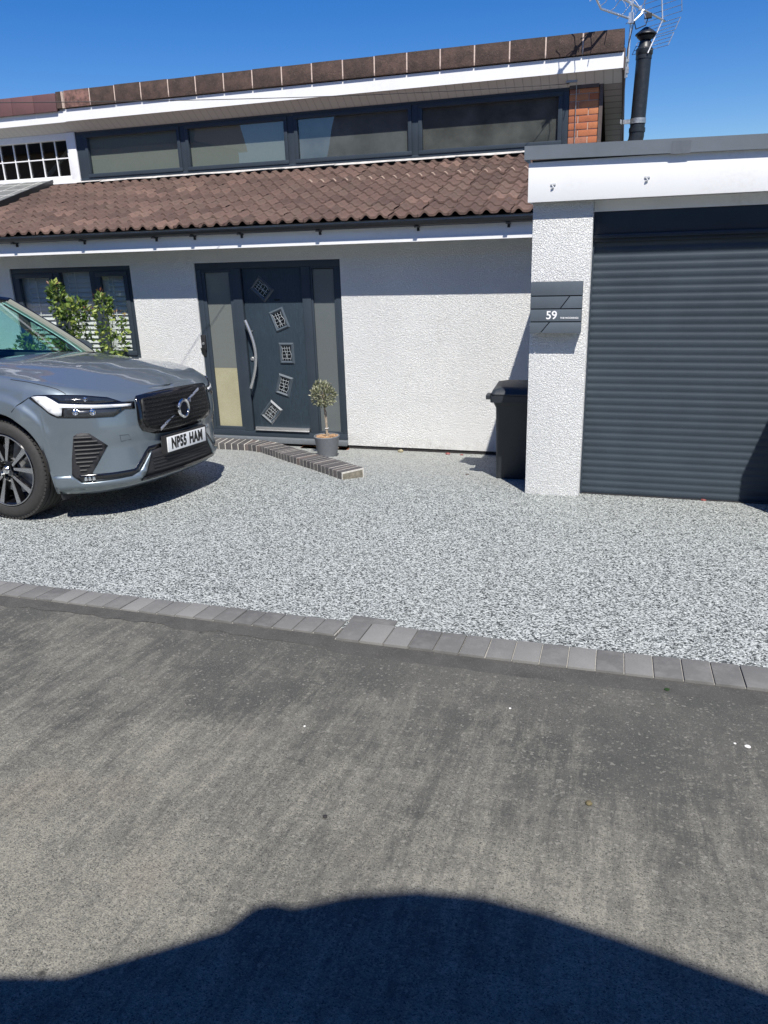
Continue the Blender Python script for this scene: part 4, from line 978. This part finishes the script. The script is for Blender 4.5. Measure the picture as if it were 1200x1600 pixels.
# underbody, wheel-arch liners
mb = MB(); mb.box((-3.7, -.80, .215), (-3.3, .80, .24)); mb.box((-2.4, -.86, .215), (-.45, .86, .24)); mb.box((-3.3, -.5, .215), (.75, .5, .24)); mb.box((.43, -.74, .215), (.62, .74, .24)); mb.box((-3.6, -.55, .24), (.55, .55, .80)); mb.build('underbody', MBLACK, car)
for ax_ in (0, -2.865):
    for sd in (-1, 1):
        mb = MB(); mb.grid(lambda i, j: (ax_ + (AR + .006) * math.cos(math.pi * i / 20), sd * (.935, .5)[j], AZ + (AR + .006) * math.sin(math.pi * i / 20)), 21, 2)
        mb.add([(ax_ + .42, sd * .56, .2), (ax_ - .42, sd * .56, .2), (ax_ - .42, sd * .56, .85), (ax_ + .42, sd * .56, .85)], [(0, 1, 2, 3)])
        mb.build('arch_liner', MBLACK, car, smooth=True, fixn=False)
# mud deflector behind the bumper corner
mb = MB(); mb.prism([(.43, -.88, .235), (.43, -.70, .235), (.43, -.70, .17), (.43, -.86, .165)], (.012, 0, 0)); mb.build('air_deflector', MBLACK, car)
# wheels
def wheel(x, sd, steer=0):
    w = bpy.data.objects.new('wheel', None); COL.objects.link(w); w.parent = car; w.location = (x, sd * .80, .3685); w.rotation_euler = (0, 0, R(steer) + (0 if sd < 0 else math.pi)); w.empty_display_size = .1
    mb = MB(); hw = .125
    prof = [(.262, -hw + .012), (.275, -hw - .002), (.29, -hw - .006), (.315, -hw - .008), (.335, -hw - .002), (.350, -hw + .010), (.361, -hw + .026)]
    for k in range(5):
        a = -.092 + k * .046; prof += [(.3665, a - .017), (.3685, a - .010), (.3685, a + .012), (.3665, a + .017), (.360, a + .019), (.360, a + .027)]
    prof += [(.350, hw - .01), (.315, hw + .008), (.275, hw), (.262, hw - .012)]
    mb.lathe(prof, 72, (0, 0, 0), 'y')
    n = 72                                         # shoulder blocks
    for k in range(n):
        a = k * 2 * math.pi / n; mt = Matrix.Rotation(a, 4, 'Y') @ Matrix.Translation((0, 0, .354)); mb.box((-.0105, -hw + .010, -.012), (.0105, -hw + .040, .0125), mt)
    mb.build('tyre', RUBBER, w, smooth=True, angle=30)
    mb = MB(); mb.lathe([(.262, -.128), (.268, -.122), (.262, -.118), (.245, -.105), (.240, .10), (.05, .105), (.0, .105)], 64, (0, 0, 0), 'y'); mb.build('rim', GBLACK, w, smooth=True)
    mb = MB(); mb.lathe([(.2555, -.1275), (.262, -.1285), (.2635, -.125), (.255, -.118), (.2535, -.124)], 64, (0, 0, 0), 'y'); mb.build('rim_edge', ALU, w, smooth=True)
    mk, mf = MB(), MB()
    for k in range(5):
        for s2 in (-1, 1):
            a0 = k * 72 + 20
            def P(r, a, y): return (r * math.cos(R(a)), y, r * math.sin(R(a)))
            ai, ao, wi, wo = s2 * 11, s2 * 17.5, 5.0, 4.6
            ring = [(.062, a0 + ai - 16 * .6), (.062, a0 + ai + 16 * .6), (.252, a0 + ao + wo), (.252, a0 + ao - wo)]
            f_ = [P(r, a, -.105 if r < .1 else -.122) for r, a in ring]; mk.prism([Vector(q) + Vector((0, .004, 0)) for q in f_], (0, .045, 0))
            ring = [(.070, a0 + ai - 7), (.070, a0 + ai + 7), (.253, a0 + ao + wo - .2), (.253, a0 + ao - wo + .2)]
            mf.prism([P(r, a, -.108 if r < .1 else -.1245) for r, a in ring], (0, .004, 0))
    mk.build('spoke_body', GBLACK, w, bevel=.002); mf.build('spoke_face', ALU, w)
    mb = MB(); mb.lathe([(0, -.120), (.024, -.119), (.030, -.112), (.030, -.10)], 24, (0, 0, 0), 'y'); mb.build('centre_cap', CHROME, w, smooth=True)
    mb = MB(); mb.lathe([(.07, -.06), (.09, -.085), (.09, -.06)], 24, (0, 0, 0), 'y')
    mb.lathe([(.05, -.02), (.185, -.02), (.185, .01), (.05, .01)], 40, (0, 0, 0), 'y'); mb.build('brake_disc', GALV, w, smooth=True)
    mb = MB(); mb.prism([(.115 * math.cos(a), -.045, .115 * math.sin(a)) for a in (-.5, -.15, .2)] + [(.20 * math.cos(a), -.045, .20 * math.sin(a)) for a in (.2, -.15, -.5)], (0, .06, 0)); mb.build('brake_caliper', GALV, w)
    return w
wheel(0, -1, 0); wheel(0, 1, 0); wheel(-2.865, -1); wheel(-2.865, 1)
# ---- front grille
go = [(-.455, .858), (-.44, .872), (-.30, .880), (0, .884), (.30, .880), (.44, .872), (.455, .858), (.475, .70), (.47, .655), (.44, .615), (.33, .577), (.15, .562), (-.15, .562), (-.33, .577), (-.44, .615), (-.47, .655), (-.475, .70)]
gr = patch('grille', go, GBLACK, .014, onfront, (.05, .05), thick=.03)
gi = [(y * .915, .722 + (z - .722) * (.84 if z > .72 else .80)) for y, z in go]
grin = patch('grille_mesh', gi, mat('grille_back', (.003, .003, .003), .6, bump=(60, .1, .1)), .017, onfront, (.05, .05), gr, thick=.006)
mb = MB()
yy = -.42
def inside(y, z, poly):
    c = False; n = len(poly)
    for i in range(n):
        (a, b), (e, d) = poly[i], poly[i - 1]
        if (b > z) != (d > z) and y < (e - a) * (z - b) / (d - b) + a: c = not c
    return c
for r_ in range(9):
    z = .607 + r_ * .029; yy = -.42
    while yy < .43:
        if inside(yy - .008, z, gi) and inside(yy + .012, z, gi):
            p = onfront(yy, z, .017); mb.prism([p + Vector((0, -.010, -.004)), p + Vector((.008, -.007, .0)), p + Vector((.008, .007, .0)), p + Vector((0, .010, -.004))], (0, 0, .008))
        yy += .030
mb.build('grille_studs', mat('stud_black', (.02, .021, .023), .25, .2, bump=(60, .1, .1)), gr)
mb = MB(); a = onfront(.275, .842, .03); b = onfront(-.285, .605, .03); d = (b - a)
for t0, t1 in ((0, .38), (.62, 1)):
    p, q = a + d * t0, a + d * t1; mb.prism([p + Vector((0, 0, -.013)), p + Vector((.006, 0, 0)), p + Vector((0, 0, .013))], q - p)
mb.build('grille_slash', STEEL, gr, fixn=True)
em = bpy.data.objects.new('emblem', None); COL.objects.link(em); em.parent = gr; em.location = onfront(0, .724, .034); em.rotation_euler = (0, R(-3), 0)
def ring(name, prof, m, par, n=40):
    mb = MB(); vs = []; fs = []
    for r, h in prof:
        for k in range(n): a = 2 * math.pi * k / n; vs.append((h, r * math.cos(a), r * math.sin(a)))
    for i in range(len(prof) - 1):
        for k in range(n): fs.append((i * n + k, i * n + (k + 1) % n, (i + 1) * n + (k + 1) % n, (i + 1) * n + k))
    mb.add(vs, fs); return mb.build(name, m, par, smooth=True)
bpy.data.objects.remove(em)
ec = onfront(0, .724, .036)
o = ring('emblem_ring', [(.052, 0), (.054, .010), (.062, .014), (.073, .010), (.076, 0)], CHROME, gr); o.location = ec
o = ring('emblem_disc', [(0, .004), (.053, .004)], GBLACK, gr); o.location = ec
mb = MB(); mb.prism([(.002, .054, .048), (.002, .088, .040), (.002, .092, .070), (.002, .074, .074)], (.01, 0, 0)); mb.prism([(.003, -.092, .018), (.003, -.076, .022), (.003, -.074, .036), (.003, -.096, .040)], (.006, 0, 0)); o = mb.build('emblem_arrow', CHROME, gr); o.location = ec
# ---- number plate
pl = MB(); pl.box((.905, -.23, .418), (.912, .29, .533)); plate = pl.build('number_plate', PLATEW, car, bevel=.003)
mb = MB(); mb.box((.87, -.25, .405), (.9045, .31, .545)); mb.build('plate_holder', MBLACK, plate)
RZ = Matrix(((0, 0, 1, 0), (1, 0, 0, 0), (0, 1, 0, 0), (0, 0, 0, 1)))
text('NP55', .112, BLACK, 'plate_text', Matrix.Translation((.9125, -.082, .475)) @ RZ, plate, bold=.0058, xs=.74, spacing=1.08)
text('HAM', .112, BLACK, 'plate_text', Matrix.Translation((.9125, .150, .475)) @ RZ, plate, bold=.0058, xs=.74, spacing=1.08)
# ---- lamps, vents and skirt, once for each side of the nose
HL = [(72.5, .897), (68.5, .914), (60, .917), (50, .915), (40, .905), (28, .882), (20.7, .843), (12.9, .835), (13.4, .783), (19.8, .790), (23.0, .768), (26.6, .746), (40, .752), (55.7, .762), (59.5, .785), (64.5, .835)]
DRL = [(70, .903), (66, .908), (61, .906), (57.5, .885), (54, .857), (35, .838), (15.6, .823), (16.0, .806), (35, .814), (52.3, .828), (53.2, .775), (55.5, .772), (59.5, .797), (63.5, .840)]
UPP = [(58, .908), (50, .908), (40, .896), (28, .872), (23, .850), (36, .848), (53, .868)]
LOW = [(51.6, .820), (22.5, .793), (24.5, .772), (27.5, .754), (40, .759), (52, .767)]
VENT = [(48.4, .628), (46.6, .645), (44, .650), (40.5, .645), (31.4, .547), (40.9, .362), (39.5, .345), (39.0, .309), (47, .297), (51.7, .354), (50.6, .472)]
STRIP = [(48.0, .350), (39, .352), (31, .349), (17.6, .350), (9.4, .452), (5.7, .488), (-4, .492), (-4, .462), (5.2, .456), (15.5, .322), (19.7, .298), (31, .295), (47, .293)]
BLADE = [(61.7, .350), (51.9, .350), (47, .292), (31, .294), (19.7, .297), (15.2, .320), (5.0, .452), (12.0, .292), (14.5, .262), (17.5, .252), (31, .243), (48, .240), (61.5, .238)]
for sd in (-1, 1):
    h = patch('headlamp', HL, GBLACK, .004, onshell, (3, .03), side=sd, thick=.01)
    patch('daytime_light', DRL, mat('lamp_white', (.80, .82, .83), .18, .25, bump=(50, .05, .03)), .010, onshell, (3, .03), h, .005, sd)
    patch('upper_lens', UPP, mat('lens_black', (.018, .022, .028), .08, coat=.6, bump=(30, .05, .2)), .0085, onshell, (3, .03), h, .003, sd)
    patch('lower_lens', LOW, mat('lens_grey', (.05, .055, .06), .10, .4, coat=.6, bump=(30, .05, .2)), .0085, onshell, (3, .03), h, .003, sd)
    for th, z, r in ((46, .795, .021), (37.5, .790, .023), (40, .880, .015)):
        mb = MB(); p = onshell(th, z, .004, sd); dr = Vector((math.cos(R(th)), sd * math.sin(R(th)), 0)); qd = dr.to_track_quat('Z', 'Y').to_matrix().to_4x4(); mt = Matrix.Translation(p) @ qd
        pr = [(r, 0), (r * .95, .010), (r * .7, .013), (r * .5, .008), (0, .012)]; vs = []; fs = []; n = 20
        for rr2, hh in pr:
            for k in range(n): a = 2 * math.pi * k / n; vs.append(mt @ Vector((rr2 * math.cos(a), rr2 * math.sin(a), hh)))
        for i in range(len(pr) - 1):
            for k in range(n): fs.append((i * n + k, i * n + (k + 1) % n, (i + 1) * n + (k + 1) % n, (i + 1) * n + k))
        mb.add(vs, fs); mb.build('projector_lens', CHROME, h, smooth=True)
    v = patch('side_vent', VENT, MBLACK, .004, onshell, (3, .04), side=sd, thick=.01)
    for k in range(9):
        z = .385 + k * .029; a0, a1 = (48.5 if k > 1 else 47), min(43.5, 33.5 + abs(z - .547) * 62) if z < .547 else 33.5 + (z - .547) * 85
        mb = MB(); mb.tube([onshell(a0 + (a1 - a0) * q / 6, z, .009, sd) for q in range(7)], .0065, 6); mb.build('vent_slat', MBLACK, v, smooth=True)
    patch('lower_strip', STRIP, GBLACK, .005, onshell, (3, .04), side=sd, thick=.01)
    patch('bumper_blade', BLADE, PAINT, .018, onshell, (3, .04), side=sd, thick=.022)
    for th in (44.5, 42.6, 40.6):
        mb = MB(); p = onshell(th, .322, .010, sd); mb.box((-.010, -.010, -.014), (.010, .010, .014), Matrix.Translation(p) @ Matrix.Rotation(R(sd * th + 20), 4, 'Z')); mb.build('fog_lamp', CHROME, v, bevel=.003)
    def seam(pts, nm='panel_gap', r=.0026, off=.001):
        mb = MB(); mb.tube([onshell(t_, z_, off, sd) for t_, z_ in pts], r, 6); mb.build(nm, BLACK, body, smooth=True)
    seam([(49.8, .918), (52, .935), (54.7, .951), (60, .968), (67.5, .984), (76, .999), (90, 1.012)])
    seam([(72.3, .898), (74, .885), (80, .845), (84, .80)])
    seam([(24.6, .610), (19.5, .605), (17.7, .568), (23.9, .563), (24.6, .610)], r=.0013)
# ---- lower intake
LI = [(-.40, .440), (-.30, .458), (.30, .458), (.40, .440), (.50, .30), (.40, .262), (-.40, .262), (-.50, .30)]
li = patch('lower_intake', LI, MBLACK, .006, onfront, (.06, .04), thick=.012)
for z in (.30, .325, .35, .375, .40):
    mb = MB(); mb.tube([onfront(-.36 + .06 * k, z, .008) for k in range(13)], .004, 6); mb.build('intake_bar', MBLACK, li, smooth=True)
mb = MB(); mb.tube([onfront(-.48 + .06 * k, .262, .012) for k in range(17)], .016, 8); mb.build('lip_spoiler', GBLACK, car, smooth=True)
mb = MB(); p = onfront(.335, .515, .02); mb.tube([p, p + Vector((-.005, .06, .005))], .014, 10); mb.build('parking_sensor', PAINT, car, smooth=True)
# ---- cabin
def PL(a, b, t): return Vector(a).lerp(Vector(b), t)
wsc = lambda i, j: (lambda u, v: Vector((-.43 - .80 * v - .10 * (u * u) * (1 - v * .6), u * (.74 - .15 * v), 1.105 + .47 * v ** .92 - .03 * u * u)))(-1 + 2 * i / 12, j / 8)
mb = MB(); mb.grid(wsc, 13, 9); mb.build('windscreen', CARGLASS, car, smooth=True, fixn=False)
mb = MB(); mb.tube([wsc(i, 0) + Vector((.015, 0, .004)) for i in range(13)], .014, 6); mb.build('scuttle', MBLACK, car, smooth=True)
# thin body-coloured header and A pillars
for sd, i in ((-1, 0), (1, 12)):
    mb = MB(); mb.tube([wsc(i, j) + Vector((0, sd * .018, .0)) for j in range(9)], [.022] * 9, 8); mb.tube([wsc(i, j) + Vector((0, -sd * .03, -.02)) for j in range(9)], [.028] * 9, 8)
    mb.build('a_pillar', mat('pillar_trim', (.16, .17, .14), .7, bump=(40, .1, .05)), car, smooth=True)
    mb = MB(); mb.tube([wsc(i, j) + Vector((.0, -sd * .065, -.012)) for j in range(9)], .005, 6); mb.build('pillar_edge', WHITE, car)
    mb = MB(); mb.tube([wsc(i, j) + Vector((.0, sd * .030, .012)) for j in range(9)], [.016] * 9, 8); mb.build('pillar_cover', GBLACK, car, smooth=True)
    mb = MB(); top = [wsc(i, 8) + Vector((0, sd * .03, 0)), Vector((-1.9, sd * .60, 1.63)), Vector((-2.8, sd * .58, 1.60)), Vector((-3.5, sd * .52, 1.50))]
    bot = [Vector((-.52, sd * .80, 1.075)), Vector((-1.9, sd * .84, 1.09)), Vector((-2.8, sd * .82, 1.10)), Vector((-3.6, sd * .66, 1.05))]
    mb.add(top + bot, [(0, 1, 5, 4), (1, 2, 6, 5), (2, 3, 7, 6)]); mb.build('side_glass', CARGLASS, car, fixn=False)
    mb = MB(); mb.tube(top, .03, 8); mb.tube([PL(top[1], bot[1], t_ / 3) for t_ in range(4)], .03, 6); mb.tube([PL(top[2], bot[2], t_ / 3) for t_ in range(4)], .035, 6); mb.build('window_pillar', GBLACK, car, smooth=True)
    mb = MB(); mb.tube(bot, .012, 6); mb.build('belt_trim', GBLACK, car, smooth=True)
    mb = MB(); mb.add([Vector((-.30, sd * .8, 1.04)), Vector((-3.6, sd * .74, 1.04)), Vector((-3.6, sd * .60, 1.07)), Vector((-.50, sd * .78, 1.085))], [(0, 1, 2, 3)]); mb.build('belt_cover', PAINT, car, fixn=False)
    mb = MB(); loft(mb, [[(-.86 + .07 * math.cos(a), sd * (.98 + .10 * math.cos(a + .3)) , 1.13 + .065 * math.sin(a)) for a in [k * math.pi / 5 for k in range(10)]], [(-.93 + .03 * math.cos(a), sd * (.98 + .08 * math.cos(a + .3)), 1.13 + .05 * math.sin(a)) for a in [k * math.pi / 5 for k in range(10)]]]); mb.build('wing_mirror', PAINT, car, smooth=True)
mb = MB(); rf = [[wsc(i, 8) + Vector((0, 0, .008)) for i in range(13)]] + [[Vector((x, (-1 + 2 * i / 12) * w, z + .05 * (1 - (-1 + 2 * i / 12) ** 2))) for i in range(13)] for x, w, z in ((-1.9, .62, 1.63), (-2.8, .60, 1.60), (-3.5, .54, 1.50), (-3.78, .60, 1.08))]
mb.grid(lambda i, j: rf[i][j], 5, 13); mb.build('roof', PAINT, car, smooth=True, fixn=False)
mb = MB(); mb.box((-1.15, -.75, .80), (-.46, .75, 1.03)); dsh = mb.build('dashboard', MBLACK, car, bevel=.03)
mb = MB(); mb.box((-3.5, -.74, .5), (-.6, .74, .52)); mb.build('cabin_floor', MBLACK, car)
for y in (-.38, .38):
    mb = MB(); mb.box((-1.95, y - .25, .55), (-1.45, y + .25, .75)); mb.box((-2.12, y - .25, .70), (-1.95, y + .25, 1.28)); mb.box((-2.10, y - .13, 1.32), (-2.0, y + .13, 1.48)); mb.build('seat', MBLACK, car, bevel=.04)

# ------------------------------------------------------------------ unseen things added outside the frame to cast the visible shadows
gw = thing('shadow_wall', 'white roughcast wall added unseen right of the frame to throw a shadow on the garage door', 'wall', (1.305, 5.25, gz(5.7)))
mb = MB(); mb.box((.0, .0, -.3), (.2, .90, 1.96 - gz(5.7))); mb.build('wall_face', RENDER, gw)  # added out of view, sized from the shadow edge on the roller door
vn = thing('shadow_caster', 'tall black van added unseen behind the viewer, outlined to throw the foreground shadow', 'caster', (.6, -1.4, gz(-1)))
cyv = -.40
prof = [(-3.2, 1.25), (-1.6, 2.10), (-.48, 2.165), (-.42, 2.17)]
sil = [(-3.9, 1.15), (-3.9, 1.9), (-3.3, 2.55), (-1.6, 2.90), (-.64, 2.956), (-.458, 3.03), (-.26, 3.21), (-.054, 3.40), (.03, 3.545), (.09, 3.589), (.147, 3.59), (.32, 3.726), (.512, 3.826), (.696, 3.871), (.862, 3.858), (1.08, 3.80), (1.336, 3.715), (1.9, 3.45), (2.6, 3.1), (3.4, 2.7), (3.4, 1.1)]  # made-up outline, traced back towards the sun from the foreground shadow
mb = MB(); mb.prism([(x - .6, cyv + 1.4, z - gz(-1)) for x, z in sil], (0, -1.9, 0)); mb.build('caster_body', mat('caster_black', (.012, .013, .015), .6, bump=(3, .05, .1)), vn, bevel=.03)
for x in (-2.9, 2.3):
    for y in (-.12, -1.75):
        mb = MB(); mb.lathe([(0, -.1), (.2, -.1), (.36, -.11), (.38, -.06), (.38, .06), (.36, .11), (0, .11)], 32, (x - .6, cyv + 1.4 + y, .38), 'y'); mb.build('wheel', RUBBER, vn, smooth=True)
mb = MB(); mb.box((-2.9 - .6, cyv + 1.396, 1.3), (-1.7 - .6, cyv + 1.402, 1.85)); mb.build('caster_window', GBLACK, vn)
# houses across the street, seen only as reflections in the window glass
def far_house(x, y, w, h, ridge, label):
    t = thing('far_house', label, 'house', (x, y, .8))
    mb = MB(); mb.box((-w / 2, -4, -.8), (w / 2, 0, h)); mb.build('wall', mat('far_wall', (.36, .24, .18), .9, bump=(4, .3, .15)), t)
    mb = MB(); mb.prism([(-w / 2 - .3, .4, h - .1), (-w / 2 - .3, -2, ridge), (-w / 2 - .3, -4.4, h - .1)], (w + .6, 0, 0)); mb.build('roof', TILE, t)
    for k in (-.3, .2):
        mb = MB(); mb.box((w * k - .6, -.0, h - 1.5), (w * k + .6, .03, h - .5)); mb.build('window', GBLACK, t)
far_house(-7, -13, 11, 4.8, 8.4, 'brick bungalow with a brown tiled roof across the street, reflected in the windows')
far_house(7, -15, 9, 5.6, 9.4, 'taller brick house with a brown tiled roof across the street, reflected in the windows')
far_house(-26, -11, 16, 6.0, 10.5, 'long brick house far along the street to the left, reflected in the neighbour window')
far_house(-46, -16, 18, 7.0, 12.0, 'distant brick block at the far end of the street, reflected in the neighbour window')
